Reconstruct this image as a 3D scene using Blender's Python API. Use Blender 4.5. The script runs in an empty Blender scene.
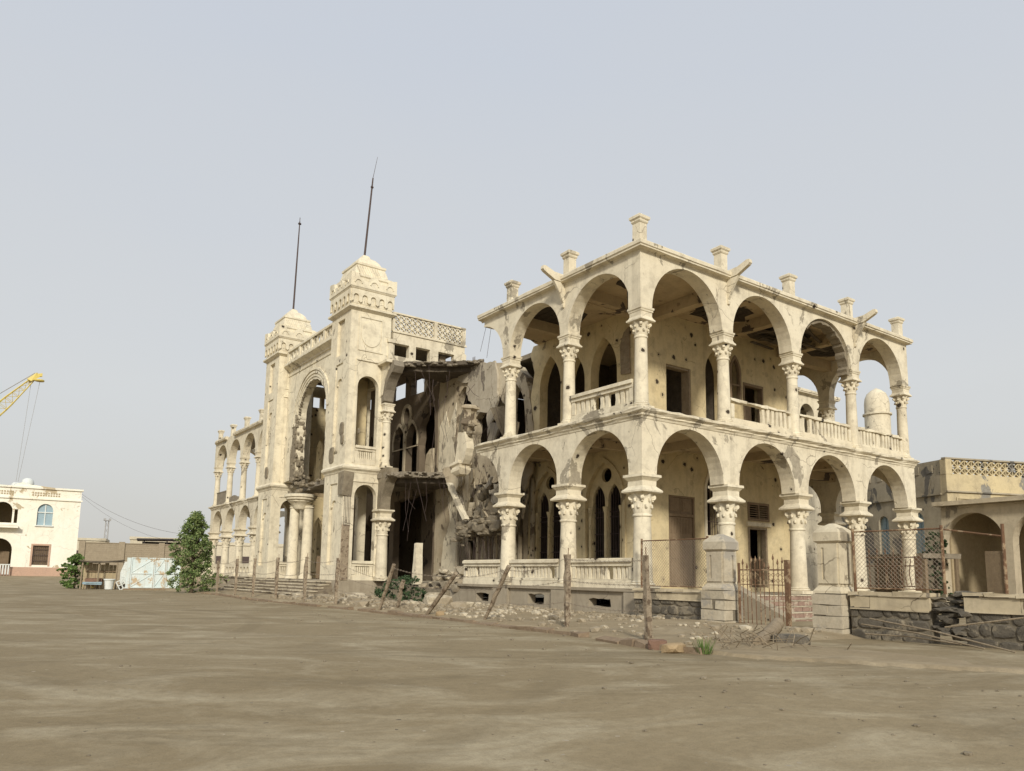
import bpy, bmesh, math, random
from math import sin, cos, pi, radians, sqrt, atan2
from mathutils import Vector, Matrix, noise
from mathutils.geometry import tessellate_polygon
V = Vector
rnd = random.Random(11)
sc = bpy.context.scene
COL = sc.collection

# ------------------------------------------------------------------ camera
cam = bpy.data.cameras.new('camera')
co = bpy.data.objects.new('camera', cam); COL.objects.link(co)
cam.sensor_fit = 'HORIZONTAL'; cam.sensor_width = 36.0
cam.lens = 36.0 * 769.36 / 1024
cam.shift_y = 82.5 / 1024
cam.clip_start = 0.1; cam.clip_end = 6000
AZ, PIT, ROLL = 0.9476, 0.14, 0.0161
fw = V((cos(AZ) * cos(PIT), sin(AZ) * cos(PIT), sin(PIT)))
rt = V((sin(AZ), -cos(AZ), 0)); up = rt.cross(fw)
u2 = up * cos(ROLL) - rt * sin(ROLL)
r2 = rt * cos(ROLL) + up * sin(ROLL)
M = Matrix((r2, u2, -fw)).transposed().to_4x4()
M.translation = V((-15.581, -15.372, 1.12))
co.matrix_world = M
sc.camera = co

# ------------------------------------------------------------------ light
SUN_AZ, SUN_EL = radians(239), radians(29)
world = bpy.data.worlds.new('World'); sc.world = world; world.use_nodes = True
wn = world.node_tree; wn.nodes.clear()
sky = wn.nodes.new('ShaderNodeTexSky'); sky.sky_type = 'NISHITA'; sky.sun_disc = False
sky.sun_elevation = SUN_EL; sky.sun_rotation = pi / 2 - SUN_AZ
sky.air_density = 1.0; sky.dust_density = 4.0; sky.ozone_density = 1.0
mixc = wn.nodes.new('ShaderNodeMix'); mixc.data_type = 'RGBA'
tc = wn.nodes.new('ShaderNodeTexCoord')
sep = wn.nodes.new('ShaderNodeSeparateXYZ')
rampw = wn.nodes.new('ShaderNodeValToRGB')
rampw.color_ramp.elements[0].position = 0.0; rampw.color_ramp.elements[0].color = (6.8, 6.7, 6.35, 1)
rampw.color_ramp.elements[1].position = 0.75; rampw.color_ramp.elements[1].color = (6.5, 7.0, 7.85, 1)
e = rampw.color_ramp.elements.new(0.22); e.color = (7.35, 7.45, 7.4, 1)
bg = wn.nodes.new('ShaderNodeBackground'); bg.inputs['Strength'].default_value = 0.1
wo = wn.nodes.new('ShaderNodeOutputWorld')
wn.links.new(tc.outputs['Generated'], sep.inputs[0])
nz = wn.nodes.new('ShaderNodeTexNoise'); nz.inputs['Scale'].default_value = 2.2; nz.inputs['Detail'].default_value = 4
mz = wn.nodes.new('ShaderNodeMapping'); mz.inputs['Scale'].default_value = (1, 1, 3); wn.links.new(tc.outputs['Generated'], mz.inputs[0]); wn.links.new(mz.outputs[0], nz.inputs['Vector'])
ma = wn.nodes.new('ShaderNodeMath'); ma.operation = 'MULTIPLY_ADD'; ma.inputs[1].default_value = .22; wn.links.new(nz.outputs['Fac'], ma.inputs[0])
mb_ = wn.nodes.new('ShaderNodeMath'); mb_.operation = 'SUBTRACT'; mb_.inputs[1].default_value = .11; wn.links.new(sep.outputs['Z'], mb_.inputs[0]); wn.links.new(mb_.outputs[0], ma.inputs[2])
wn.links.new(ma.outputs[0], rampw.inputs['Fac'])
mixc.inputs[0].default_value = 0.85
wn.links.new(sky.outputs[0], mixc.inputs[6]); wn.links.new(rampw.outputs[0], mixc.inputs[7])
wn.links.new(mixc.outputs[2], bg.inputs['Color']); wn.links.new(bg.outputs[0], wo.inputs[0])

sl = bpy.data.lights.new('sun', 'SUN'); so = bpy.data.objects.new('sun', sl); COL.objects.link(so)
sl.energy = 3.3; sl.angle = radians(7); sl.color = (1.0, 0.94, 0.815)
sdir = V((cos(SUN_AZ) * cos(SUN_EL), sin(SUN_AZ) * cos(SUN_EL), sin(SUN_EL)))
so.rotation_euler = sdir.to_track_quat('Z', 'Y').to_euler()
sc.view_settings.view_transform = 'Standard'; sc.view_settings.look = 'None'
sc.view_settings.exposure = 0.0; sc.view_settings.gamma = 1.0
sc.view_settings.use_curve_mapping = False
sc.render.engine = 'CYCLES'
sc.cycles.max_bounces = 6; sc.cycles.diffuse_bounces = 4

# ------------------------------------------------------------------ tagging helpers
def tag(o, label=None, cat=None, group=None, kind=None):
    if label: o['label'] = label
    if cat: o['category'] = cat
    if group: o['group'] = group
    if kind: o['kind'] = kind
    return o
def empty(name, loc=(0, 0, 0), parent=None, rz=0):
    o = bpy.data.objects.new(name, None); COL.objects.link(o)
    o.location = loc; o.rotation_euler = (0, 0, rz); o.empty_display_size = .3
    if parent: o.parent = parent
    return o
def copy_tree(o, parent=None):
    c = o.copy(); COL.objects.link(c); c.parent = parent
    for ch in list(o.children): copy_tree(ch, c)
    return c

# ------------------------------------------------------------------ mesh builder
class MB:
    def __init__(s): s.v = []; s.f = []
    def add(s, vs, fs):
        n = len(s.v); s.v += [tuple(p) for p in vs]; s.f += [tuple(i + n for i in f) for f in fs]
    def box(s, a, b, M=None, j=0.0):
        x0, y0, z0 = a; x1, y1, z1 = b
        vs = [V(p) for p in ((x0,y0,z0),(x1,y0,z0),(x1,y1,z0),(x0,y1,z0),(x0,y0,z1),(x1,y0,z1),(x1,y1,z1),(x0,y1,z1))]
        if j: vs = [p + V((rnd.uniform(-j,j), rnd.uniform(-j,j), rnd.uniform(-j,j))) for p in vs]
        if M is not None: vs = [M @ p for p in vs]
        s.add(vs, [(0,3,2,1),(4,5,6,7),(0,1,5,4),(1,2,6,5),(2,3,7,6),(3,0,4,7)])
    def cbox(s, c, size, M=None, j=0.0):
        h = [q / 2 for q in size]
        s.box([c[i] - h[i] for i in range(3)], [c[i] + h[i] for i in range(3)], M, j)
    def plate(s, polys, fr, t0, t1):
        o, u, v, n = [V(q) for q in fr]
        P3 = [[V((p[0], p[1], 0)) for p in po] for po in polys]
        flat = [p for po in polys for p in po]
        tris = tessellate_polygon(P3)
        A = [o + u * p[0] + v * p[1] + n * t0 for p in flat]
        B = [o + u * p[0] + v * p[1] + n * t1 for p in flat]
        N = len(flat)
        fs = [tuple(t) for t in tris] + [tuple(i + N for i in reversed(t)) for t in tris]
        k = 0
        for po in polys:
            m = len(po)
            for i in range(m):
                a, b = k + i, k + (i + 1) % m
                fs.append((a, b, b + N, a + N))
            k += m
        s.add(A + B, fs)
    def lathe(s, prof, c=(0,0,0), seg=20, mod=None, cap=True):
        vs = []; fs = []
        for (r, z) in prof:
            for i in range(seg):
                a = 2 * pi * i / seg
                rr = mod(r, z, a) if mod else r
                vs.append((c[0] + rr * cos(a), c[1] + rr * sin(a), c[2] + z))
        for k in range(len(prof) - 1):
            for i in range(seg):
                j = (i + 1) % seg
                fs.append((k*seg+i, k*seg+j, (k+1)*seg+j, (k+1)*seg+i))
        if cap:
            fs.append(tuple(reversed(range(seg)))); fs.append(tuple((len(prof)-1)*seg + i for i in range(seg)))
        s.add(vs, fs)
    def sq(s, prof, c=(0,0,0), ax=1.0, ay=1.0, j=0.0):
        vs = []; fs = []
        for (h, z) in prof:
            for (sx, sy) in ((-1,-1),(1,-1),(1,1),(-1,1)):
                vs.append((c[0]+sx*h*ax+rnd.uniform(-j,j), c[1]+sy*h*ay+rnd.uniform(-j,j), c[2]+z))
        for k in range(len(prof)-1):
            for i in range(4):
                jn = (i+1) % 4
                fs.append((k*4+i, k*4+jn, (k+1)*4+jn, (k+1)*4+i))
        fs.append((3,2,1,0)); m = (len(prof)-1)*4; fs.append((m, m+1, m+2, m+3))
        s.add(vs, fs)
    def tube(s, pts, r, seg=6):
        pts = [V(p) for p in pts]; vs = []; fs = []
        rs = r if isinstance(r, (list, tuple)) else [r] * len(pts)
        for i, p in enumerate(pts):
            d = (pts[min(i+1, len(pts)-1)] - pts[max(i-1, 0)]).normalized()
            a = d.cross(V((0,0,1))) if abs(d.z) < .95 else d.cross(V((1,0,0)))
            a.normalize(); b = d.cross(a)
            for k in range(seg):
                t = 2*pi*k/seg; vs.append(p + (a*cos(t) + b*sin(t)) * rs[i])
        for i in range(len(pts)-1):
            for k in range(seg):
                l = (k+1) % seg
                fs.append((i*seg+k, i*seg+l, (i+1)*seg+l, (i+1)*seg+k))
        fs.append(tuple(reversed(range(seg)))); fs.append(tuple((len(pts)-1)*seg+k for k in range(seg)))
        s.add(vs, fs)
    def sweep(s, path, prof, j=0.0, step=.3):
        # path: xy list; prof: closed list of (out, z); outward = right of the direction
        pts = [V((p[0], p[1])) for p in path]; rings = []
        def nrm(a, b): d = (b - a).normalized(); return V((d.y, -d.x))
        for i in range(len(pts)):
            if i == 0: m = nrm(pts[0], pts[1])
            elif i == len(pts)-1: m = nrm(pts[-2], pts[-1])
            else:
                a, b = nrm(pts[i-1], pts[i]), nrm(pts[i], pts[i+1])
                m = (a + b); m = m / (m.dot(a))
            rings.append((pts[i], m))
            if i < len(pts)-1:
                L = (pts[i+1]-pts[i]).length; n = max(1, int(L/step)); q = nrm(pts[i], pts[i+1])
                for k in range(1, n): rings.append((pts[i].lerp(pts[i+1], k/n), q))
        vs = []; fs = []; m = len(prof)
        for (p, q) in rings:
            ch = 1.0 if j < .01 else (1.0 - (rnd.random() < .14) * rnd.uniform(.15, .6))
            for (o, z) in prof:
                oo = o * ch + (rnd.uniform(-j, j) if o > .03 else 0)
                vs.append((p.x + q.x*oo, p.y + q.y*oo, z + (rnd.uniform(-j, j) if o > .03 else 0)))
        for i in range(len(rings)-1):
            for k in range(m):
                l = (k+1) % m
                fs.append((i*m+k, i*m+l, (i+1)*m+l, (i+1)*m+k))
        fs.append(tuple(reversed(range(m)))); fs.append(tuple((len(rings)-1)*m+k for k in range(m)))
        s.add(vs, fs)
    def rock(s, c, size, seed=0, sub=1, flat=0.0):
        bm = bmesh.new(); bmesh.ops.create_icosphere(bm, subdivisions=sub, radius=1)
        vs = []
        for v in bm.verts:
            p = v.co.copy(); q = noise.noise(p * 1.4 + V((seed*3.7, seed*1.3, seed*.7)))
            p = p * (1 + .45*q)
            p = V((max(-.75, min(.75, p.x)), max(-.75, min(.75, p.y)), max(-.7, min(.7, p.z))))
            vs.append((c[0]+p.x*size[0], c[1]+p.y*size[1], c[2]+p.z*size[2]))
        s.add(vs, [tuple(v.index for v in f.verts) for f in bm.faces]); bm.free()
    def xf(s, M):
        s.v = [tuple(M @ V(p)) for p in s.v]; return s
    def build(s, name, mat, parent=None, smooth=False, bevel=0):
        me = bpy.data.meshes.new(name); me.from_pydata(s.v, [], s.f); me.update()
        bm = bmesh.new(); bm.from_mesh(me)
        bmesh.ops.recalc_face_normals(bm, faces=bm.faces); bm.to_mesh(me); bm.free()
        me.materials.append(mat)
        if smooth:
            for p in me.polygons: p.use_smooth = True
            try: me.set_sharp_from_angle(angle=radians(42))
            except Exception: pass
        o = bpy.data.objects.new(name, me); COL.objects.link(o)
        if parent: o.parent = parent
        return o

def arc(cx, cz, r, a0, a1, n):
    return [(cx + r*cos(a0+(a1-a0)*i/n), cz + r*sin(a0+(a1-a0)*i/n)) for i in range(n+1)]
def pointed(cx, w, z0, zs, za, n=8):
    h = za - zs; R = (w*w + h*h) / (2*w); a = math.asin(min(1, h / R))
    right = [(cx + w - R + R*cos(a*i/n), zs + R*sin(a*i/n)) for i in range(n+1)]
    left = [(2*cx - x, z) for (x, z) in reversed(right[:-1])]
    return [(cx - w, z0), (cx + w, z0)] + right + left
def rect(x0, z0, x1, z1): return [(x0, z0), (x1, z0), (x1, z1), (x0, z1)]
def jag(pts, amp, step=.35, r=rnd):
    out = []
    for i in range(len(pts)-1):
        a, b = V(pts[i]), V(pts[i+1]); L = (b-a).length; n = max(1, int(L/step))
        for k in range(n):
            p = a.lerp(b, k/n)
            if 0 < k or 0 < i: p = p + V((r.uniform(-amp, amp), r.uniform(-amp, amp)))
            out.append((p.x, p.y))
    out.append(tuple(pts[-1])); return out
FX = lambda y: ((0, y, 0), (1, 0, 0), (0, 0, 1), (0, 1, 0))     # wall running along X at depth y
FY = lambda x: ((x, 0, 0), (0, 1, 0), (0, 0, 1), (1, 0, 0))     # wall running along Y at depth x

# ------------------------------------------------------------------ materials
class NT:
    def __init__(s, name):
        s.m = bpy.data.materials.new(name); s.m.use_nodes = True; s.t = s.m.node_tree; s.t.nodes.clear()
        s.out = s.n('ShaderNodeOutputMaterial'); s.b = s.n('ShaderNodeBsdfPrincipled')
        s.l(s.b.outputs[0], s.out.inputs[0]); s.b.inputs['Roughness'].default_value = .92
        s.b.inputs['Specular IOR Level'].default_value = .2
        s.pos = s.n('ShaderNodeNewGeometry').outputs['Position']
    def n(s, t): return s.t.nodes.new(t)
    def l(s, a, b): s.t.links.new(a, b)
    def map(s, sc=(1,1,1), loc=(0,0,0), src=None):
        m = s.n('ShaderNodeMapping'); m.inputs['Scale'].default_value = sc; m.inputs['Location'].default_value = loc
        s.l(src or s.pos, m.inputs[0]); return m.outputs[0]
    def noise(s, scale, detail=6, rough=.6, vec=None, dist=0):
        q = s.n('ShaderNodeTexNoise'); q.inputs['Scale'].default_value = scale; q.inputs['Detail'].default_value = detail
        q.inputs['Roughness'].default_value = rough; q.inputs['Distortion'].default_value = dist
        s.l(vec or s.pos, q.inputs['Vector']); return q.outputs['Fac']
    def ramp(s, fac, stops, interp='LINEAR'):
        q = s.n('ShaderNodeValToRGB'); q.color_ramp.interpolation = interp; els = q.color_ramp.elements
        while len(els) < len(stops): els.new(.5)
        for e, (p, c) in zip(els, stops):
            e.position = p; e.color = (c, c, c, 1) if not isinstance(c, (tuple, list)) else (*c, 1)
        s.l(fac, q.inputs[0]); return q.outputs[0]
    def mix(s, fac, a, b, mode='MIX'):
        q = s.n('ShaderNodeMix'); q.data_type = 'RGBA'; q.blend_type = mode
        for (i, x) in ((0, fac), (6, a), (7, b)):
            if isinstance(x, (int, float)): q.inputs[i].default_value = x
            elif isinstance(x, (tuple, list)): q.inputs[i].default_value = (*x, 1)
            else: s.l(x, q.inputs[i])
        return q.outputs[2]
    def math(s, op, a, b=0.0):
        q = s.n('ShaderNodeMath'); q.operation = op
        for i, x in enumerate((a, b)):
            if isinstance(x, (int, float)): q.inputs[i].default_value = x
            else: s.l(x, q.inputs[i])
        return q.outputs[0]
    def vor(s, scale, feat='F1', vec=None, out='Distance'):
        q = s.n('ShaderNodeTexVoronoi'); q.feature = feat; q.inputs['Scale'].default_value = scale
        s.l(vec or s.pos, q.inputs['Vector']); return q.outputs[out], (q.outputs['Color'] if feat == 'F1' else None)
    def fin(s, col, h=None, strength=.4, dist=.02):
        if isinstance(col, (tuple, list)): s.b.inputs['Base Color'].default_value = (*col, 1)
        else: s.l(col, s.b.inputs['Base Color'])
        if h is not None:
            q = s.n('ShaderNodeBump'); q.inputs['Strength'].default_value = strength; q.inputs['Distance'].default_value = dist
            s.l(h, q.inputs['Height']); s.l(q.outputs[0], s.b.inputs['Normal'])
        return s.m
    def warp(s, amt, scale=3):
        q = s.n('ShaderNodeTexNoise'); q.inputs['Scale'].default_value = scale; q.inputs['Detail'].default_value = 3
        s.l(s.pos, q.inputs['Vector'])
        a = s.n('ShaderNodeVectorMath'); a.operation = 'SUBTRACT'; a.inputs[1].default_value = (.5,.5,.5); s.l(q.outputs['Color'], a.inputs[0])
        b = s.n('ShaderNodeVectorMath'); b.operation = 'SCALE'; b.inputs['Scale'].default_value = amt; s.l(a.outputs[0], b.inputs[0])
        c = s.n('ShaderNodeVectorMath'); c.operation = 'ADD'; s.l(s.pos, c.inputs[0]); s.l(b.outputs[0], c.inputs[1])
        return c.outputs[0]

def plaster(name, A, B, peel, peel_amt=.6, streak=.35, holes=.5, crack=.6, hole_scale=2.2, peel_scale=.9, dirt=(.20,.165,.12), dirt_amt=.45):
    t = NT(name)
    big = t.noise(.45, 5, .6); mid = t.noise(2.6, 7, .68); fine = t.noise(16, 5, .7)
    c = t.mix(t.ramp(big, [(.35, 0.), (.68, 1.)]), A, B)
    c = t.mix(t.math('MULTIPLY', t.ramp(mid, [(.46, 0.), (.75, 1.)]), dirt_amt), c, dirt)
    c = t.mix(t.math('MULTIPLY', t.ramp(fine, [(.5, 0.), (.8, 1.)]), .35), c, tuple(q*.62 for q in B))
    st = t.noise(1, 6, .65, t.map((2.6, 2.6, .22)))
    c = t.mix(t.math('MULTIPLY', t.ramp(st, [(.52, 0.), (.72, 1.)]), streak), c, dirt)
    pl = t.noise(peel_scale, 9, .62, t.map((1,1,.75), (3.1, 7.7, 1.3)), .4)
    pm = t.ramp(pl, [(1-peel_amt*.0 - .36 - (peel_amt*.1) + .04, 0.), (1 - .36 - peel_amt*.1 + .055, 1.)])
    pcol = t.mix(t.ramp(t.noise(7, 6, .7), [(.3, 0.), (.7, 1.)]), peel, tuple(q*.62 for q in peel))
    c = t.mix(pm, c, pcol)
    h = t.math('ADD', t.math('MULTIPLY', mid, .5), t.math('MULTIPLY', fine, .35))
    h = t.math('SUBTRACT', h, t.math('MULTIPLY', pm, .5))
    if holes:
        w = t.warp(.10, 9)
        d, cc = t.vor(hole_scale, 'F1', w)
        s2 = t.n('ShaderNodeSeparateColor'); t.l(cc, s2.inputs[0])
        gate = t.math('GREATER_THAN', s2.outputs[0], 1 - holes)
        rad = t.math('ADD', .06, t.math('MULTIPLY', s2.outputs[1], .12))
        hm = t.math('MULTIPLY', gate, t.math('LESS_THAN', d, rad))
        halo = t.math('MULTIPLY', gate, t.math('LESS_THAN', d, t.math('MULTIPLY', rad, 1.6)))
        c = t.mix(t.math('MULTIPLY', halo, .45), c, peel)
        c = t.mix(hm, c, (.055, .042, .03))
        h = t.math('SUBTRACT', h, t.math('MULTIPLY', halo, 1.1))
    if crack:
        w = t.warp(.35, 2.2)
        d, _ = t.vor(.75, 'DISTANCE_TO_EDGE', w)
        cm = t.math('MULTIPLY', t.math('LESS_THAN', d, .0065), t.ramp(t.noise(.7, 3), [(.48, 0.), (.56, 1.)]))
        c = t.mix(t.math('MULTIPLY', cm, crack), c, (.12, .09, .06))
        h = t.math('SUBTRACT', h, t.math('MULTIPLY', cm, .6))
    return t.fin(c, h, .55, .03)

def rough(name, A, B, scale=3, bump=.6, extra=None, rgh=.92, spec=.2, metal=0):
    t = NT(name); n1 = t.noise(scale, 8, .7); n2 = t.noise(scale*7, 5, .7)
    c = t.mix(t.ramp(n1, [(.33, 0.), (.68, 1.)]), A, B)
    c = t.mix(t.math('MULTIPLY', t.ramp(n2, [(.4, 0.), (.75, 1.)]), .5), c, tuple(q*.5 for q in A))
    if extra:
        n3 = t.noise(scale*.6, 7, .7, t.map((1,1,1), (9,4,2)))
        c = t.mix(t.ramp(n3, [(.52, 0.), (.57, 1.)]), c, extra)
    t.b.inputs['Roughness'].default_value = rgh; t.b.inputs['Specular IOR Level'].default_value = spec
    t.b.inputs['Metallic'].default_value = metal
    return t.fin(c, t.math('ADD', n1, t.math('MULTIPLY', n2, .5)), bump, .04)

M_CREAM = plaster('cream_plaster', (.715,.65,.505), (.665,.59,.44), (.42,.37,.28), .78, .34, .35, .5)
M_COLUMN = plaster('column_plaster', (.73,.665,.515), (.665,.59,.44), (.38,.33,.25), .45, .30, .45, .2)
M_TOWER = plaster('tower_plaster', (.745,.68,.525), (.695,.62,.465), (.40,.35,.26), .35, .28, .15, .6)
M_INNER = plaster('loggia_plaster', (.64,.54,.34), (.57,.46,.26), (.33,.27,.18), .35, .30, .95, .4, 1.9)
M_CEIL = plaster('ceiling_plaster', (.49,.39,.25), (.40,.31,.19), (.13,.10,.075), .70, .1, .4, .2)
M_RUIN = plaster('ruined_plaster', (.56,.49,.36), (.36,.29,.195), (.20,.158,.11), 1.0, .5, .7, .7, 2.0, 1.3)
M_GREYPL = plaster('grey_plaster', (.46,.41,.32), (.38,.335,.26), (.22,.19,.15), .8, .4, .3, .8)
M_PLINTH = plaster('plinth_render', (.38,.33,.25), (.31,.265,.195), (.20,.165,.12), .6, .45, .05, .6)
M_MASON = rough('broken_masonry', (.31,.265,.19), (.19,.155,.11), 4, 1.0)
M_CONC = rough('bare_concrete', (.30,.26,.20), (.20,.17,.125), 3, .9)
M_DARKC = rough('dark_concrete', (.14,.115,.085), (.075,.062,.048), 3, .9)  # dark concrete; on the room walls its tone paints in shade
M_SHADE = plaster('shade_dark_masonry', (.21,.165,.115), (.14,.11,.078), (.09,.07,.052), 1.0, .5, .3, .4, 2, 1.1)  # brown bare masonry, toned down further to paint in the interior shade
M_LATH = rough('exposed_lath', (.085,.068,.05), (.05,.04,.03), 9, 1.0)
M_WOOD = rough('brown_wood', (.27,.20,.13), (.20,.145,.092), 5, .5)
M_OLDWOOD = rough('weathered_wood', (.36,.29,.20), (.23,.18,.12), 6, .8)
M_RUST = rough('rusty_iron', (.20,.115,.065), (.13,.075,.045), 9, .6, (.33,.24,.15), .85, .25)
M_IRON = rough('dark_iron', (.09,.06,.05), (.06,.042,.04), 8, .4, None, .7, .4)
M_WIRE = rough('old_wire', (.30,.25,.19), (.22,.17,.12), 8, .2, None, .6, .4)
M_BASALT = rough('basalt_stone', (.155,.135,.105), (.10,.088,.07), 3, .9, (.24,.205,.15))
M_BAND = plaster('yard_wall_render', (.54,.46,.32), (.44,.37,.25), (.25,.21,.155), .9, .5, .1, .8)
M_PILLAR = plaster('pillar_render', (.60,.53,.39), (.51,.44,.31), (.34,.29,.21), .8, .5, .1, .6)
M_MORTAR = rough('mortar', (.24,.205,.15), (.17,.145,.105), 6, .8)
M_ASHLAR = rough('pillar_stone', (.52,.46,.35), (.42,.36,.265), 2.2, .5, (.33,.30,.25))
M_PINK = rough('pink_brick', (.34,.235,.185), (.27,.18,.14), 5, .6, (.42,.35,.27))
M_POST = rough('post_concrete', (.42,.345,.25), (.27,.21,.145), 11, 1.0, (.17,.125,.085))
M_RUBBLE = rough('rubble_stone', (.37,.31,.22), (.27,.225,.16), 1.2, .7, (.50,.44,.33))
M_TREAD = rough('tread_stone', (.60,.53,.40), (.45,.385,.28), 2.2, .6, (.33,.28,.2))
M_STEP = rough('step_stone', (.27,.225,.16), (.19,.155,.11), 2.2, .7, (.15,.12,.09))
M_WHITE = rough('painted_steel', (.74,.76,.72), (.66,.70,.68), 1.5, .2, None, .5, .4)
M_BLUE = rough('blue_shutter', (.36,.47,.52), (.30,.41,.47), 3, .3)
M_YELLOW = rough('yellow_paint', (.72,.58,.16), (.62,.48,.13), 3, .2, None, .5, .4)
M_BRICK = rough('sand_brick', (.37,.31,.225), (.30,.25,.18), 4, .7)
M_LBLD = plaster('white_building_plaster', (.86,.83,.73), (.82,.77,.64), (.60,.50,.34), .75, .15, .0, .3, 2, .45, (.5,.42,.3), .2)
M_LBAND = rough('pink_band', (.55,.37,.27), (.48,.33,.25), 2, .3)
M_OLDY = plaster('old_yellow_plaster', (.60,.50,.30), (.50,.42,.27), (.30,.28,.24), .95, .4, .0, .5, 2, .6)
M_OLDG = plaster('old_grey_plaster', (.44,.385,.285), (.34,.295,.215), (.19,.175,.15), 1.0, .4, .0, .5, 2, .6)
M_PORCH = plaster('porch_plaster', (.52,.45,.33), (.44,.38,.28), (.30,.26,.20), .5, .4, .0, .5)
M_TAN = rough('tan_wall', (.46,.38,.24), (.38,.30,.19), 1.5, .4)
M_SIDE = rough('dusty_brown_screen', (.26,.20,.13), (.20,.15,.10), 7, .7)
M_DARKROOF = rough('dark_roof', (.06,.052,.05), (.045,.04,.04), 4, .3)
M_FARW = rough('far_cream', (.62,.56,.43), (.55,.49,.37), 1, .2)
M_FARGREY = rough('far_steel', (.42,.41,.40), (.36,.36,.36), 3, .2)  # grey kept pale to paint haze onto the far mast
M_BARK = rough('bark', (.12,.09,.06), (.08,.06,.04), 8, .8)
M_RED = rough('red_brick', (.26,.155,.11), (.19,.12,.085), 8, .7)
M_OCHRE = rough('ochre_brick', (.42,.31,.18), (.33,.24,.14), 6, .7)

def leafmat(name, A, B):
    t = NT(name); o = t.n('ShaderNodeNewGeometry').outputs['Random Per Island']
    c = t.mix(o, A, B); t.b.inputs['Roughness'].default_value = .6
    return t.fin(c)
M_LEAF = leafmat('dark_leaf', (.07,.12,.035), (.23,.28,.11))
M_LEAF2 = leafmat('bright_leaf', (.06,.12,.025), (.17,.24,.07))
M_LEAF3 = leafmat('dusty_leaf', (.03,.06,.025), (.07,.10,.045))

def rusted_white():
    t = NT('rusted_white_steel')
    c = t.mix(t.ramp(t.noise(.8, 4), [(.35, 0.), (.65, 1.)]), (.64,.70,.69), (.55,.655,.67))
    r = t.ramp(t.noise(2.3, 9, .72), [(.53, 0.), (.59, 1.)])
    c = t.mix(t.math('MULTIPLY', r, .8), c, (.45,.30,.14))
    c = t.mix(t.math('MULTIPLY', t.ramp(t.noise(1, 5, .6, t.map((5,5,.4))), [(.52,0.),(.7,1.)]), .35), c, (.48,.38,.25))
    t.b.inputs['Roughness'].default_value = .55
    return t.fin(c, t.noise(9), .15)
M_CONT = rusted_white()

def ground_mat(name, A, B, C, road=True):
    t = NT(name)
    ang = t.n('ShaderNodeMapping'); ang.vector_type = 'POINT'; ang.inputs['Rotation'].default_value = (0, 0, radians(32)); t.l(t.pos, ang.inputs[0])
    v = ang.outputs[0]
    big = t.noise(.16, 5, .6, t.map((1.0,.45,1), (2,5,0), v)); mid = t.noise(.75, 8, .66, t.map((.7,1.25,1), (0,0,0), v), .8)
    fine = t.noise(9, 8, .75); grit = t.noise(55, 4, .8)
    c = t.mix(t.ramp(big, [(.34, 0.), (.66, 1.)]), A, B)
    c = t.mix(t.math('MULTIPLY', t.ramp(mid, [(.47, 0.), (.66, 1.)]), .75), c, C)
    c = t.mix(t.math('MULTIPLY', t.ramp(t.noise(.5, 9, .7, t.map((.45,1.6,1), (8,3,0), v), .9), [(.54, 0.), (.66, 1.)]), .45), c, tuple(q*.62 for q in A))
    c = t.mix(t.math('MULTIPLY', t.ramp(fine, [(.42, 0.), (.72, 1.)]), .42), c, tuple(q*.62 for q in A))
    c = t.mix(t.math('MULTIPLY', t.ramp(grit, [(.5, 0.), (.72, 1.)]), .35), c, tuple(q*.45 for q in A))
    wv = t.n('ShaderNodeTexWave'); wv.wave_type = 'RINGS'; wv.rings_direction = 'Z'; wv.inputs['Scale'].default_value = .16; wv.inputs['Distortion'].default_value = 2.5; wv.inputs['Detail'].default_value = 3; wv.inputs['Detail Scale'].default_value = .35
    t.l(t.map((1,1,0), (22, -6, 0)), wv.inputs['Vector'])
    trk = t.math('MULTIPLY', t.ramp(wv.outputs['Fac'], [(.86, 0.), (.97, 1.)]), t.ramp(t.noise(.22, 3), [(.45, 0.), (.6, 1.)]))
    c = t.mix(t.math('MULTIPLY', trk, .3), c, tuple(q*.7 for q in A))
    d, cc = t.vor(7, 'F1', t.warp(.05, 20))
    s2 = t.n('ShaderNodeSeparateColor'); t.l(cc, s2.inputs[0])
    peb = t.math('MULTIPLY', t.math('LESS_THAN', d, t.math('MULTIPLY', s2.outputs[1], .16)), t.math('GREATER_THAN', s2.outputs[0], .72))
    c = t.mix(t.math('MULTIPLY', peb, .8), c, t.mix(s2.outputs[2], (.08,.065,.05), (.46,.40,.31)))
    h = t.math('ADD', t.math('MULTIPLY', mid, 1.2), t.math('ADD', t.math('MULTIPLY', fine, .5), t.math('MULTIPLY', grit, .25)))
    h = t.math('SUBTRACT', t.math('ADD', h, t.math('MULTIPLY', peb, .5)), t.math('MULTIPLY', trk, .6))
    return t.fin(c, h, .6, .04)
M_GROUND = ground_mat('dusty_ground', (.240,.188,.110), (.290,.233,.143), (.43,.37,.255))
M_PAVE = ground_mat('sandy_verge', (.285,.225,.14), (.33,.265,.17), (.42,.35,.24))
M_KERB = rough('kerb_stone', (.30,.225,.15), (.23,.17,.115), 3, .8)

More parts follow.
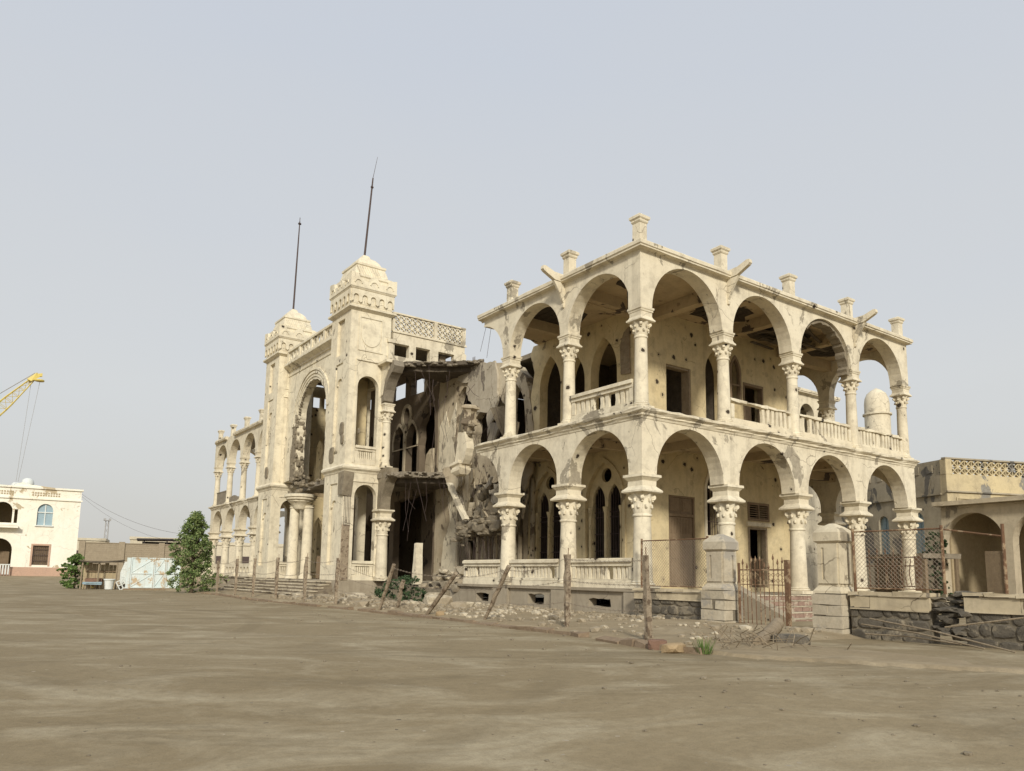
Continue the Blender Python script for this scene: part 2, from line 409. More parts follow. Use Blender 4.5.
# ------------------------------------------------------------------ ground
def sst(a, b, x):
    t = max(0, min(1, (x-a)/(b-a))); return t*t*(3-2*t)
def gz(x, y):
    d = sqrt((x+15.6)**2 + (y+15.4)**2)
    z = -.26 * (1 - sst(3.5, 11, d)) + .5 * sst(44, 66, y)
    z += .035 * noise.noise(V((x*.25, y*.25, 0))) * sst(200, 60, d) if d < 200 else 0
    return z
def grid(xs, ys, f):
    mb = MB(); nx = len(xs)
    for y in ys:
        for x in xs: mb.v.append((x, y, f(x, y)))
    for j in range(len(ys)-1):
        for i in range(nx-1):
            a = j*nx+i; mb.f.append((a, a+1, a+nx+1, a+nx))
    return mb
def span(*segs):
    out = []
    for a, b, s in segs:
        n = max(1, int(round((b-a)/s)))
        out += [a + (b-a)*i/n for i in range(n)]
    return out + [segs[-1][1]]
xs = span((-2500,-300,550),(-300,-60,40),(-60,-24,4),(-24,18,.7),(18,60,4),(60,300,40),(300,2500,550))
ys = span((-2500,-300,550),(-300,-60,40),(-60,-20,4),(-20,14,.7),(14,80,2),(80,300,30),(300,3000,450))
tag(grid(xs, ys, gz).build('ground', M_GROUND, smooth=True), kind='structure')
KX = lambda y: -5.45 + .22*sin(y*.31) + (-.55*sst(-3, -7, y)) + (.15*sst(14, 22, y))
def pz(x, y):
    k = KX(y) if y > -8.0 else KX(-8.0) + (-8.0-y)*.55
    e = x - k
    if e < 0: return gz(x, y) - .15
    n1 = noise.noise(V((x*.55, y*.55, 3))); n2 = noise.noise(V((x*1.9, y*1.9, 7)))
    fade = sst(-4, -9, y)
    z = .03 + .06*sst(0, .5, e)*(1-fade) + .05*sst(.4, 2.2, e) + .05*n1*sst(.2,1.2,e) + .03*n2
    wx = sst(-2.4, -.9, x) * (x < -.2)
    z -= .17*sst(-6.2, -7.4, y)*sst(-4.5, -2.0, x) - .04*wx*sst(-9,-10.5,y) + .10*wx*(8 < y < 16)*.9
    if x > -.25: z -= .16
    return z
px = span((-6.6,0.2,.2),(.2,16,.8)); py = span((-15,14,.2),(14,46,.5))
tag(grid(px, py, pz).build('verge', M_PAVE, smooth=True), kind='structure')
# broken kerb
kb = MB()
yy = -7.4
while yy < 27:
    L = rnd.uniform(.3, .9)
    x0 = KX(yy); x1 = KX(yy+L)
    if rnd.random() > .10:
        a = atan2(x1-x0, L); Mk = Matrix.Translation((x0-.02, yy, rnd.uniform(-.04, .0))) @ Matrix.Rotation(-a + rnd.uniform(-.03,.03), 4, 'Z')
        kb.box((-.10, 0, -.1), (.09, L-.02, .09), Mk, .03)
    yy += L
tag(kb.build('kerb', M_KERB), kind='structure')

# ================================================================== the ruined palace
PAL = empty('ruined_palace')
tag(PAL, 'huge ruined cream palace with arcaded loggias on two storeys, twin towers and a collapsed bay', 'building')
B, BL, WW = 3.647, 3.224, 44.15
ZF, ZC, ZS, ZU, ZR = .835, 4.01, 5.88, 8.90, 10.80
Y0 = 16.4                   # side of the near tower

# ---- columns (prototypes at the origin, z = 0 is the floor they stand on)
def cap_mesh(r0, r1, h, name, par, z):
    mb = MB()
    prof = [(r0*1.10, -.05), (r0*1.14, -.02), (r0*1.10, .01), (r0*.98, .03)]
    for i in range(11):
        t = i/10; prof.append((r0 + (r1-r0)*(t**1.7) + (.035*r1*sin(t*pi*2.0)), .03 + t*(h-.03)))
    def mod(r, zz, a):
        t = max(0, zz/h)
        return r * (1 + .10*t*abs(cos(4*a)) + .045*sin(8*a + 9*t) * (.2 < t < .95))
    mb.lathe(prof, (0,0,z), 40, mod)
    for k in range(4):                      # corner volutes
        a = pi/4 + k*pi/2; R = r1*1.10; c = V((cos(a)*R, sin(a)*R, z + h*.80))
        ax = V((-sin(a), cos(a), 0))
        mb.tube([c - ax*r1*.15, c + ax*r1*.15], h*.125, 10)
        mb.tube([c - ax*r1*.18, c + ax*r1*.18], h*.05, 8)
    for k in range(8):                      # two rows of leaves
        a = k*pi/4 + pi/8
        for (zz, rr, s) in ((.38, .62, .15), (.68, .82, .13)):
            aa = a + (pi/8 if zz > .5 else 0); R = r0 + (r1-r0)*rr*.75 + .02
            mb.rock((cos(aa)*R, sin(aa)*R, z + h*zz), (r1*s*1.1, r1*s*1.1, h*.15), k, 1)
    return mb.build(name, M_COLUMN, par, smooth=True)
def make_column(H, rb, rtp, caph, imph, wide, blk):
    zc = H - caph - imph
    mb = MB(); prof = [(rb, .16)]
    for i in range(9):
        t = i/8; prof.append((rb + (rtp-rb)*(t**1.4), .16 + t*(zc-.2-.16)))
    prof += [(rtp, zc - .04)]
    mb.lathe(prof, (0,0,0), 28)
    col = mb.build('column', M_COLUMN, PAL, smooth=True)
    mb = MB(); mb.sq([(rb*1.26, 0), (rb*1.26, .10)], j=.004)
    mb.lathe([(rb*1.2, .10), (rb*1.27, .125), (rb*1.2, .15), (rb*1.08, .165), (rb*1.13, .185), (rb*1.03, .21), (rb, .22)], (0,0,0), 28)
    mb.build('column_base', M_COLUMN, col, smooth=True)
    cap_mesh(rtp, wide*(.70 if rb > .25 else .80), caph, 'capital', col, zc)
    mb = MB(); z = H - imph; u = imph
    mb.sq([(wide*.90, z), (wide, z+.05*u), (wide, z+.14*u), (wide*.86, z+.24*u), (blk*1.03, z+.36*u), (blk, z+.38*u), (blk, z+.66*u),
           (blk*1.08, z+.70*u), (wide*.86, z+.82*u), (wide*.93, z+.86*u), (wide*.93, z+u)], j=.006)
    mb.build('impost_block', M_COLUMN, col)
    return col
LOWC = make_column(ZC-ZF, .275, .24, .60, .52, .41, .28)
UPC = make_column(ZU-5.90, .205, .18, .42, .42, .30, .23)
placed = {}
def put_col(proto, x, y, z, rz=0):
    o = proto if proto.name not in placed else copy_tree(proto, PAL)
    placed[proto.name] = 1
    o.location = (x, y, z); o.rotation_euler = (0, 0, rz); return o

# ---- arcade walls
def arcade_poly(a0, a1, centres, r, zs, stilt, ztop):
    pts = [(a0, zs)]
    for c in centres:
        pts += [(c - r, zs), ] + arc(c, zs+stilt, r, pi, 0, 22) + [(c + r, zs)]
    pts += [(a1, zs)]
    n = int((a1-a0)/.5)
    pts += [(a1 - (a1-a0)*i/n, ztop) for i in range(n+1)]
    return pts
CX = [(k+.5)*B-.05 for k in range(4)]; CY = [(k+.5)*BL-.02 for k in range(3)]
def wall(name, polys, fr, t0, t1, mat, parent=PAL):
    mb = MB(); mb.plate(polys, fr, t0, t1); return mb.build(name, mat, parent)
XE = 4*B
# right-hand facade
wall('arcade_wall', [arcade_poly(-.26, XE+.22, CX, 1.45, ZC, .05, ZS)], FX(0), -.26, .26, M_CREAM)
wall('arcade_wall', [arcade_poly(-.26, XE+.16, CX, 1.56, ZU, .0, ZR-.04)], FX(0), -.25, .25, M_CREAM)
# left-hand facade, broken off in the third bay
def broken_left(r, zs, stilt, ztop, yb):
    pts = [(.26, zs)]
    for c in CY[:2]: pts += [(c-r, zs)] + arc(c, zs+stilt, r, pi, 0, 22) + [(c+r, zs)]
    c = CY[2]; pts += [(c-r, zs)] + arc(c, zs+stilt, r, pi, pi*.53, 10)
    last = pts[-1]
    pts += jag([last, (yb-.12, last[1]+.12), (yb-.02, ztop-.12), (yb-.05, ztop)], .05, .2)[1:]
    n = 16; pts += [(yb-.05 + (.26-yb+.05)*i/n, ztop) for i in range(1, n+1)]
    return pts
wall('arcade_wall', [broken_left(1.32, ZC, .17, ZS, 8.15)], FY(0), -.26, .26, M_CREAM)
wall('arcade_wall', [broken_left(1.41, ZU, .06, ZR-.04, 7.95)], FY(0), -.25, .25, M_CREAM)
# far end facade of the near wing
for (r, zs, st, zt) in ((1.26, ZC, .2, ZS), (1.36, ZU, .1, ZR-.04)):
    wall('arcade_wall', [arcade_poly(.26, 3*BL+.3, CY, r, zs, st, zt)], FY(XE), -.25, .14, M_CREAM)
ZFR = .70
for k in range(5):
    o = put_col(LOWC, k*B, 0, ZF if k == 0 else ZFR); put_col(UPC, k*B, 0, 5.90)
    if k: o.scale = (1, 1, (ZC-ZFR)/(ZC-ZF))
for k in (1, 2):
    put_col(LOWC, 0, k*BL, ZF); put_col(UPC, 0, k*BL, 5.90)
for k in (1, 2, 3):
    put_col(LOWC, XE, k*BL, ZF); put_col(UPC, XE, k*BL, 5.90)

ir = random.Random(4)
ring_o = [(CX[2]+1.575*cos(a), ZU+1.535*sin(a)) for a in [i*.075 for i in range(-2, 32)]]
ring_i = [(CX[2]+(1.43+ir.uniform(-.05,.07))*cos(a), ZU+(1.43+ir.uniform(-.05,.07))*sin(a)) for a in [i*.075 for i in range(-2, 32)]]
wall('broken_arch_rim', [ring_o + list(reversed(ring_i))], FX(0), -.16, .22, M_MASON)
# ---- mouldings
LEDGE = [(-.03, 5.60), (.03, 5.60), (.05, 5.66), (.09, 5.69), (.09, 5.74), (.17, 5.80), (.19, 5.82), (.19, 5.875), (.05, 5.93), (-.03, 5.93)]
CORN = [(-.03, 10.56), (.02, 10.56), (.03, 10.60), (.17, 10.62), (.19, 10.625), (.19, 10.67), (.225, 10.69), (.225, 10.79), (.20, 10.82), (-.03, 10.85)]
mb = MB(); mb.sweep([(-.25, 8.2), (-.25, -.25), (XE+.18, -.25), (XE+.18, 3*BL)], LEDGE, .014); mb.build('ledge', M_CREAM, PAL)
mb = MB(); mb.sweep([(-.24, 8.05), (-.24, -.24), (XE+.10, -.24), (XE+.10, 3*BL)], CORN, .006, .5); mb.build('cornice', M_CREAM, PAL)

# ---- posts on the roof edge and water spouts
def make_post():
    mb = MB(); mb.sq([(.165, -.02), (.15, .05), (.145, .70)], j=.006); o = mb.build('parapet_post', M_CREAM, PAL)
    mb = MB(); mb.sq([(.155, .70), (.18, .74), (.18, .79), (.225, .83), (.225, .90), (.17, .95)], j=.008); mb.build('post_cap', M_CREAM, o)
    return o
POST = make_post()
def put_post(x, y, z=10.82, s=1.0):
    o = POST if 'post' not in placed else copy_tree(POST, PAL); placed['post'] = 1
    o.location = (x, y, z); o.scale = (s, s, s*rnd.uniform(.94, 1.02)); o.rotation_euler = (0, 0, rnd.uniform(-.03, .03)); return o
for (x, y) in [(0, .02)] + [(k*B, 0) for k in (1, 2, 3, 4)] + [(0, BL), (0, 2*BL)]: put_post(x, y)
def make_spout():
    mb = MB()
    pro = [(-.05, 9.78), (.07, 9.80), (.09, 9.88), (.04, 9.94), (.10, 10.02), (.20, 10.22), (.34, 10.44), (.46, 10.62), (-.05, 10.62)]
    mb.plate([pro], ((0,0,0), (0,-1,0), (0,0,1), (1,0,0)), -.045, .045)
    mb.plate([[(-.3, 10.622), (.42, 10.64), (.60, 10.72), (.86, 10.84), (.92, 10.90), (.90, 11.01), (.80, 11.02), (.45, 10.90), (-.3, 10.87)]], ((0,0,0), (0,-1,0), (0,0,1), (1,0,0)), -.07, .07)
    return mb.build('water_spout', M_CREAM, PAL)
SP = make_spout(); SP.location = (1*B, -.24, 0)
for (x, y, rz) in ((3*B, -.24, 0), (-.24, BL, -pi/2)):
    o = copy_tree(SP, PAL); o.location = (x, y, .0); o.rotation_euler = (0, 0, rz)

# ---- balustrades
def balustrade(a, b, z0, h, n, missing=(), holes_mat=M_COLUMN, brokenrail=False, hb=.055, flat=True, lean=0):
    A, Bv = V(a), V(b); d = (Bv-A); L = d.length; rz = atan2(d.y, d.x)
    T = Matrix.Translation((A.x, A.y, z0)) @ Matrix.Rotation(rz, 4, 'Z')
    mb = MB()
    mb.box((0, -.13, 0), (L, .13, .17*h/.85), None, .006); mb.box((0, -.10, .172*h/.85), (L, .10, .25*h/.85), None, .005)
    if brokenrail:
        k = 0.0
        while k < L*.98:
            e = min(L, k + rnd.uniform(.25, .5)); mb.box((k, -.10, h-.12+rnd.uniform(-.02,.0)), (e, .12, h-.02-rnd.uniform(0,.05)), None, .02); k = e + .002
    else:
        mb.box((0, -.11, h-.22), (L, .11, h-.11), None, .005); mb.box((0, -.17, h-.108), (L, .17, h-.02), None, .006); mb.box((0.02, -.13, h-.018), (L-.02, .13, h+.01), None, .004)
    for x in (0, L-.16): mb.box((x, -.09, .26*h/.85), (x+.16, .09, h-.222), None, .004)
    mb.xf(T); o = mb.build('balustrade', holes_mat, PAL)
    z1, z2 = .252*h/.85, h-(.222 if not brokenrail else .125)
    for i in range(n):
        if i in missing: continue
        x = .16 + (L-.32)*(i+.5)/n
        m2 = MB(); zh = z2-z1
        if flat:
            w = (L-.32)/n*.41
            ww = w*rnd.uniform(.75, 1.0) if brokenrail else w
            m2.plate([[(-ww, 0), (ww, 0), (ww*.86, zh*.12), (ww*.62, zh*.45), (ww*.8, zh*.75), (ww, zh), (-ww, zh), (-ww*.8, zh*.75), (-ww*.62, zh*.45), (-ww*.86, zh*.12)]],
                     ((x, 0, z1), (1,0,0), (rnd.uniform(-.06,.06) if brokenrail else 0,0,1), (0,1,0)), -.05, .05)
        m2.xf(T); m2.build('baluster', holes_mat, o)
    return o
c = .30
for k in (0, 1): balustrade((0, (k+1)*BL-c), (0, k*BL+c), ZF, .85, 13, missing=((8,) if k == 0 else (11,)))
balustrade((0, 9.15), (0, 2*BL+c), ZF, .85, 13, missing=(4,))
balustrade((0, BL-.24), (0, .24), 5.92, .92, 11, missing=(4, 7), brokenrail=False)
balustrade((B+.24, 0), (2*B-.24, 0), 5.92, .95, 12, missing=(0,1,2,3,4,5), brokenrail=True)
balustrade((2*B+.24, 0), (3*B-.24, 0), 5.92, .95, 13, missing=(1,3), brokenrail=True)
balustrade((3*B+.24, 0), (4*B-.24, 0), 5.92, .95, 13, missing=(6,), brokenrail=True)

# ---- plinth with cellar vents under the left loggia
def plinth_left(y0, y1, vents):
    out = [(y0, -.25), (y1, -.25), (y1, ZF-.08), (y0, ZF-.08)]
    holes = []
    for (a, b, z0, z1) in vents:
        holes.append(jag([(a, z0), (b, z0), (b, z1), (a, z1), (a, z0+.03)], .035, .16))
    return [out] + holes
vents = [(1.05, 2.0, .30, .52), (4.15, 5.0, .26, .58), (7.3, 8.1, .22, .52)]
wall('plinth', plinth_left(-.30, 9.9, vents), FY(0), -.22, .10, M_PLINTH)
mb = MB()
for k in range(3): mb.box((-.34, k*BL-.42, -.25), (-.22, k*BL+.42, ZF-.10), None, .012)
mb.box((-.33, -.47, ZF-.082), (.3, 9.3, ZF-.002), None, .01)
mb.build('plinth_pilaster', M_PLINTH, PAL)
wall('plinth', [jag([(-.30, -.25), (XE+.3, -.25), (XE+.3, ZFR-.075), (-.30, ZFR-.075)], 0, 9)], FX(0), -.30, -.05, M_PLINTH)
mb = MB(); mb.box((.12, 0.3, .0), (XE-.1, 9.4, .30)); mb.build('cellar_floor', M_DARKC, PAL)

# ---- floors, ceilings and roof of the near wing
D1 = 3.0
XI = 12.0
def slab(poly, z0, z1, mat, name):
    mb = MB(); mb.plate([poly], ((0,0,0),(1,0,0),(0,1,0),(0,0,1)), z0, z1); return mb.build(name, mat, PAL)
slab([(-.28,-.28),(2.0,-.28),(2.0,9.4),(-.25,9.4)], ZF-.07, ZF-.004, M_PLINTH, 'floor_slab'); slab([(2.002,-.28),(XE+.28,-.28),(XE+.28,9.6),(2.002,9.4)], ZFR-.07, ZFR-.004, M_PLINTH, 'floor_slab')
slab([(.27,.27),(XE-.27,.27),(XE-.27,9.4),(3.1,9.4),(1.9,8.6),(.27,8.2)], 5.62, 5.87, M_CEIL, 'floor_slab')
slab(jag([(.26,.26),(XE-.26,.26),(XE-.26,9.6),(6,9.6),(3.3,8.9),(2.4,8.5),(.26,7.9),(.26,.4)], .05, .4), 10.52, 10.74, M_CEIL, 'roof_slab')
def beam(a, b):
    m = MB(); m.box(a, b, None, .01); m.build('ceiling_beam', M_CEIL, PAL)
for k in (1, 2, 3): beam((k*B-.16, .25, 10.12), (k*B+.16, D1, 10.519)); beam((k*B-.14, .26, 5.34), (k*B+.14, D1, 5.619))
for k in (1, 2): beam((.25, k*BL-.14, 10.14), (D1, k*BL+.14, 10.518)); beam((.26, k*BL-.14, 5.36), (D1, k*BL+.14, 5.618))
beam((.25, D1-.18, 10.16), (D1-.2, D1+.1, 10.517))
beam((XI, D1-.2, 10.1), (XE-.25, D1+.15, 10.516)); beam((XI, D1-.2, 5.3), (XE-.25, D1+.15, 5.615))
def ceil_patch(cx, cy, sx, sy, z, mat=M_LATH):
    pts = [(cx + sx*cos(a)*rnd.uniform(.75, 1.1), cy + sy*sin(a)*rnd.uniform(.75, 1.1)) for a in [2*pi*i/14 for i in range(14)]]
    mb = MB(); mb.plate([pts], ((0,0,0),(1,0,0),(0,1,0),(0,0,1)), z-.012, z+.004)
    for q in range(int(sx*5)): 
        x = cx - sx*.8 + q*.32; mb.tube([(x, cy-sy*.6, z-.03), (x, cy+sy*.6, z-.03)], .012, 4)
    return mb.build('exposed_rebar', mat, PAL)
ceil_patch(1.3, 1.6, .55, .5, 10.52); ceil_patch(5.8, 1.75, 1.3, .9, 10.52); ceil_patch(1.4, 5.6, 1.1, 1.0, 10.52)
ceil_patch(9.2, 1.8, 1.6, 1.1, 10.52, M_DARKC); ceil_patch(12.6, 1.8, 1.3, 1.0, 10.52)
ceil_patch(2.2, 2.0, .5, .4, 5.62); ceil_patch(5.4, 1.9, .6, .35, 5.62); ceil_patch(9.3, 2.1, 1.2, .6, 5.62, M_DARKC); ceil_patch(1.6, 4.9, .8, .7, 5.62)
# splintered ceiling boards hanging in the third upper bay
mb = MB()
for i in range(9):
    mb.cbox((0,0,0), (rnd.uniform(1.2, 2.6), rnd.uniform(.12,.3), .04), Matrix.Translation((rnd.uniform(8.2,10.4), rnd.uniform(.7,2.7), rnd.uniform(9.95,10.42))) @ Matrix.Rotation(rnd.uniform(-.25,.25),4,'Y') @ Matrix.Rotation(rnd.uniform(-.3,.3),4,'Z'))
mb.build('hanging_board', M_DARKC, PAL)

# ---- inner walls of the loggia, right-hand side
up_holes = [rect(4.28, 5.95, 5.58, 8.70), pointed(6.86, .48, 5.95, 8.75, 9.62), pointed(8.10, .30, 7.9, 9.0, 9.66), rect(8.55, 5.95, 9.80, 8.72)]
wall('inner_wall', [rect(D1, 5.88, XI, 10.52)] + up_holes, FX(D1), 0, .40, M_INNER)
lo_holes = [rect(4.32, .86, 5.68, 4.02), pointed(6.62, .36, 2.66, 4.25, 5.05), rect(8.70, 3.42, 9.88, 4.00), rect(8.68, .86, 9.72, 3.06)]
wall('inner_wall', [rect(D1, ZFR-.05, XI, 5.62)] + lo_holes, FX(D1), 0, .40, M_INNER)
for z0, z1 in ((ZF, 5.62), (5.88, 10.52)):
    wall('inner_wall', [rect(D1+.4, z0, 9.4, z1)], FY(XI), -.40, 0, M_INNER)
# closed brown double door
def door(parent, x0, x1, z0, z1, y, mat, transom=None):
    mb = MB(); mb.box((x0-.07, y-.05, z0), (x0+.04, y+.08, z1+.06)); mb.box((x1-.04, y-.05, z0), (x1+.07, y+.08, z1+.06)); mb.box((x0+.04, y-.05, z1-.03), (x1-.04, y+.08, z1+.06))
    if transom: mb.box((x0+.04, y-.06, transom-.05), (x1-.04, y+.08, transom+.05))
    fr = mb.build('door', mat, parent)
    zt = (transom-.05) if transom else z1-.03
    xm = (x0+x1)/2
    for (a, b) in ((x0+.045, xm-.008), (xm+.008, x1-.045)):
        mb = MB(); mb.box((a, y+.01, z0+.01), (b, y+.05, zt-.005))
        w = b-a
        for (p, q) in ((.04, .36), (.40, .72)):
            mb.plate([pointed((a+b)/2, w*.34, z0+(zt-z0)*p, z0+(zt-z0)*(q-.08), z0+(zt-z0)*q) if p > .3 else rect(a+w*.16, z0+(zt-z0)*p, b-w*.16, z0+(zt-z0)*q)], FX(y), -.012, .012)
        for q in range(6): mb.box((a+w*(.14+.13*q), y-.006, z0+(zt-z0)*.76), (a+w*(.14+.13*q)+.03, y+.012, zt-.06))
        mb.build('door_leaf', mat, fr)
        if transom:
            mb = MB(); mb.box((a, y+.01, transom+.055), (b, y+.05, z1-.035)); mb.box((a+w*.15, y-.008, transom+.14), (b-w*.15, y+.012, z1-.12)); mb.build('transom_panel', mat, fr)
    return fr
door(PAL, 4.34, 5.66, .86, 3.99, D1+.08, M_WOOD, 3.34)
# half open doorway: only the lower leaf is left
mb = MB(); mb.box((8.62, D1-.02, .86), (8.72, D1+.2, 3.12)); mb.box((9.68, D1-.02, .86), (9.78, D1+.2, 3.12)); mb.box((8.72, D1-.02, 3.04), (9.68, D1+.2, 3.12)); dfr = mb.build('door', M_OLDWOOD, PAL)
mb = MB(); mb.box((8.74, D1+.1, .88), (9.66, D1+.15, 1.95), None, .01)
for q in range(5): mb.box((8.8+q*.18, D1+.06, .95), (8.9+q*.18, D1+.1, 1.85))
mb.build('door_leaf', M_WOOD, dfr)
# louvred vent
mb = MB(); x0, x1, z0, z1 = 8.70, 9.88, 3.42, 4.00
for r in (rect(x0-.06, z0-.06, x0+.03, z1+.06), rect(x1-.03, z0-.06, x1+.06, z1+.06), rect(x0+.03, z1-.03, x1-.03, z1+.06), rect(x0+.03, z0-.06, x1-.03, z0+.03), rect(9.26, z0+.03, 9.32, z1-.03)):
    mb.plate([r], FX(D1), -.03, .10)
vf = mb.build('window', M_WOOD, PAL)
mb = MB()
for s0 in (x0+.04, 9.33):
    for i in range(6): mb.box((s0, D1+.0, z0+.05+i*.085), (s0+.50, D1+.055, z0+.075+i*.085), Matrix.Identity(4))
mb.build('louvre', M_WOOD, vf)
mb = MB(); mb.box((8.55, D1-.06, 3.16), (10.0, D1-.002, 3.30), None, .01); mb.build('lintel', M_CREAM, PAL)
# small barred pointed window
def bars(x0, x1, z0, z1, n, y, par, fr, hz=()):
    mb = MB(); o, u, v, nn = [V(q) for q in fr]
    for i in range(n):
        x = x0 + (x1-x0)*(i+.5)/n; mb.tube([o+u*x+v*z0+nn*y, o+u*x+v*z1+nn*y], .014, 5)
    for z in hz: mb.tube([o+u*x0+v*z+nn*y, o+u*x1+v*z+nn*y], .016, 5)
    return mb.build('window_bars', M_IRON, par)
mb = MB(); mb.plate([pointed(6.62, .46, 2.60, 4.25, 5.18), pointed(6.62, .34, 2.70, 4.25, 5.03)], FX(D1), -.05, .06); wf = mb.build('window', M_CREAM, PAL)
bars(6.3, 6.94, 2.7, 4.9, 5, .02, wf, FX(D1), (3.2, 3.9, 4.3))
# upper doorway frames
mb = MB(); mb.box((5.50, D1+.02, 5.95), (5.58, D1+.39, 8.69)); mb.box((4.282, D1+.05, 8.62), (5.49, D1+.3, 8.69)); mb.build('door_frame', M_OLDWOOD, PAL)
mb = MB(); mb.box((8.56, D1-.03, 8.60), (9.79, D1+.2, 8.70)); mb.box((8.56, D1-.02, 5.96), (8.64, D1+.2, 8.59)); mb.box((9.71, D1-.02, 5.96), (9.79, D1+.2, 8.59)); dd = mb.build('door_frame', M_WOOD, PAL)
mb = MB(); mb.box((8.66, D1+.05, 5.97), (9.1, D1+.09, 7.9), None, .01); mb.build('door_leaf', M_WOOD, dd)
mb = MB(); mb.plate([pointed(8.10, .34, 7.86, 9.0, 9.70), pointed(8.10, .24, 7.96, 9.0, 9.55)], FX(D1), -.03, .12); mb.box((7.86, D1+.0, 8.5), (8.34, D1+.05, 8.56)); ws = mb.build('window', M_WOOD, PAL)

# ---- inner wall of the loggia, left-hand side, running back to the towers
GOTH_Y = [1.5*BL, 2.5*BL, 3.5*BL, 4.5*BL]
lo = [pointed(y, .98, 1.62, 3.70, 5.24) for y in GOTH_Y[:2]]
wall('inner_wall', [rect(D1+.4, ZF, 9.3, 5.62)] + lo, FY(D1), 0, .40, M_INNER)
uph = [pointed(4.86, .70, 5.95, 8.55, 9.86), pointed(6.42, .52, 5.95, 8.45, 9.55), pointed(7.98, .66, 5.95, 8.55, 9.86)]
wall('inner_wall', [[(D1+.4, 5.88), (8.9, 5.88), (9.0, 7.2), (9.25, 8.4), (9.0, 9.4), (9.3, 10.2), (9.1, 10.52), (D1+.4, 10.52)]] + uph, FY(D1), .001, .40, M_INNER)
def gothic(y, mat=M_INNER, z0=1.62, zs=3.70, za=5.24, w=.98, fr=FY(D1)):
    mb = MB(); l1 = pointed(y-.40, .32, z0+.08, zs+.12, zs+.72); l2 = pointed(y+.40, .32, z0+.08, zs+.12, zs+.72)
    ro = [(y+.26*cos(2*pi*i/20), za-.47+.26*sin(2*pi*i/20)) for i in range(20)]
    mb.plate([pointed(y, w-.01, z0+.01, zs, za-.01), l1, l2, ro], fr, .12, .26)
    mb.plate([pointed(y, w+.12, z0-.06, zs, za+.16), pointed(y, w-.02, z0+.02, zs, za-.02)], fr, -.055, .0)
    o_, u_, v_, n_ = [V(q) for q in fr]
    for dy in (-.80, 0, .80):
        c = o_ + u_*(y+dy) + v_*(z0+.05) + n_*.08
        mb.lathe([(.075, 0), (.06, .08), (.06, zs-z0-.35), (.10, zs-z0-.2), (.11, zs-z0-.12)], c, 10)
    o = mb.build('window', mat, PAL)
    for dy in (-.40, .40): bars(y+dy-.30, y+dy+.30, z0+.1, zs+.60, 5, .20, o, fr, (z0+.45, z0+1.05, z0+1.65, zs-.25))
    return o
for y in GOTH_Y[:2]: gothic(y)
# shutter leaning in the first upper opening
mb = MB(); mb.plate([[(3.45, 8.2), (3.9, 8.25), (3.95, 9.3), (3.75, 9.75), (3.5, 9.9)]], FY(D1), -.06, -.01)
for i in range(9): mb.box((D1-.075, 3.5, 8.3+i*.15), (D1-.062, 3.9, 8.36+i*.15))
mb.build('shutter', M_OLDWOOD, PAL)
# rooms behind, closed; the dark wall colour stands in for their shade
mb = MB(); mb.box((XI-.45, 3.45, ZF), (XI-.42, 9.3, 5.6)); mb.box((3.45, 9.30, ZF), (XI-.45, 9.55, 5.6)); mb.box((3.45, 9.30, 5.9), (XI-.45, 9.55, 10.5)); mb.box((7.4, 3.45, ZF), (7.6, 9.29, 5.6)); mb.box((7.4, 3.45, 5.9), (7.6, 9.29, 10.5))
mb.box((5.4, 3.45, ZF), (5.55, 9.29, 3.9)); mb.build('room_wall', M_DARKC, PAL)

# ---- collapsed bays between the near wing and the towers
def holed(outer, holes): return [outer] + holes
low_out = jag([(9.31, ZF), (16.75, ZF), (16.75, 5.60), (15.0, 5.55), (13.2, 5.2), (12.75, 4.9), (12.3, 5.35), (11.4, 5.5), (10.3, 5.3), (9.31, 5.6), (9.31, ZF+.05)], .05, .3)
lh = [pointed(11.2, 1.05, ZF+.1, 3.4, 4.7), pointed(13.5, .85, ZF+.1, 3.5, 4.6), jag([(9.6, 1.0), (10.05, 1.0), (10.0, 4.2), (9.7, 4.4), (9.6, 1.1)], .03, .3)]
wall('inner_wall', holed(low_out, lh), FY(D1), .0, .38, M_RUIN)
up_out = jag([(8.95, 5.9), (16.70, 5.9), (16.70, 10.52), (16.2, 10.64), (14.9, 10.55), (13.9, 10.7), (12.7, 10.55), (11.7, 10.45), (10.9, 10.1), (10.2, 9.9), (9.6, 9.3), (9.3, 8.4), (9.05, 7.2), (8.95, 5.95)], .05, .3)
uh = [pointed(14.35, .74, 5.98, 8.8, 9.85), jag([(10.95, 6.0), (13.5, 6.0), (13.4, 8.2), (12.9, 8.5), (12.3, 8.5), (11.5, 8.9), (11.0, 8.3), (10.95, 6.1)], .07, .3), jag([(9.5, 6.05), (10.75, 6.05), (10.7, 8.6), (10.3, 9.2), (9.7, 8.4), (9.5, 6.2)], .05, .3)]
wall('inner_wall', holed(up_out, uh), FY(D1), .0, .38, M_RUIN)
wall('plaster_sheet', [jag([(14.08, 9.5), (13.9, 9.95), (14.9, 10.15), (14.7, 10.48), (13.9, 10.75), (12.7, 10.62), (11.8, 10.47), (11.52, 9.84), (11.53, 8.69), (11.72, 8.26), (12.2, 7.2), (12.34, 8.24), (12.95, 8.35), (13.84, 9.1), (14.06, 9.45)], .05, .18)], FY(D1), -.10, -.004, M_GREYPL)
wall('plaster_sheet', [jag([(12.75, 5.7), (11.56, 5.77), (11.42, 5.12), (12.3, 4.55), (12.6, 4.47), (12.49, 4.9), (12.75, 5.65)], .05, .15)], FY(D1), -.09, -.004, M_GREYPL)
wall('plaster_sheet', [jag([(16.5, 6.0), (16.5, 8.2), (15.9, 8.9), (15.6, 8.1), (15.0, 9.2), (15.12, 6.0), (16.4, 6.0)], .04, .2)], FY(D1), -.035, -.003, M_CREAM)
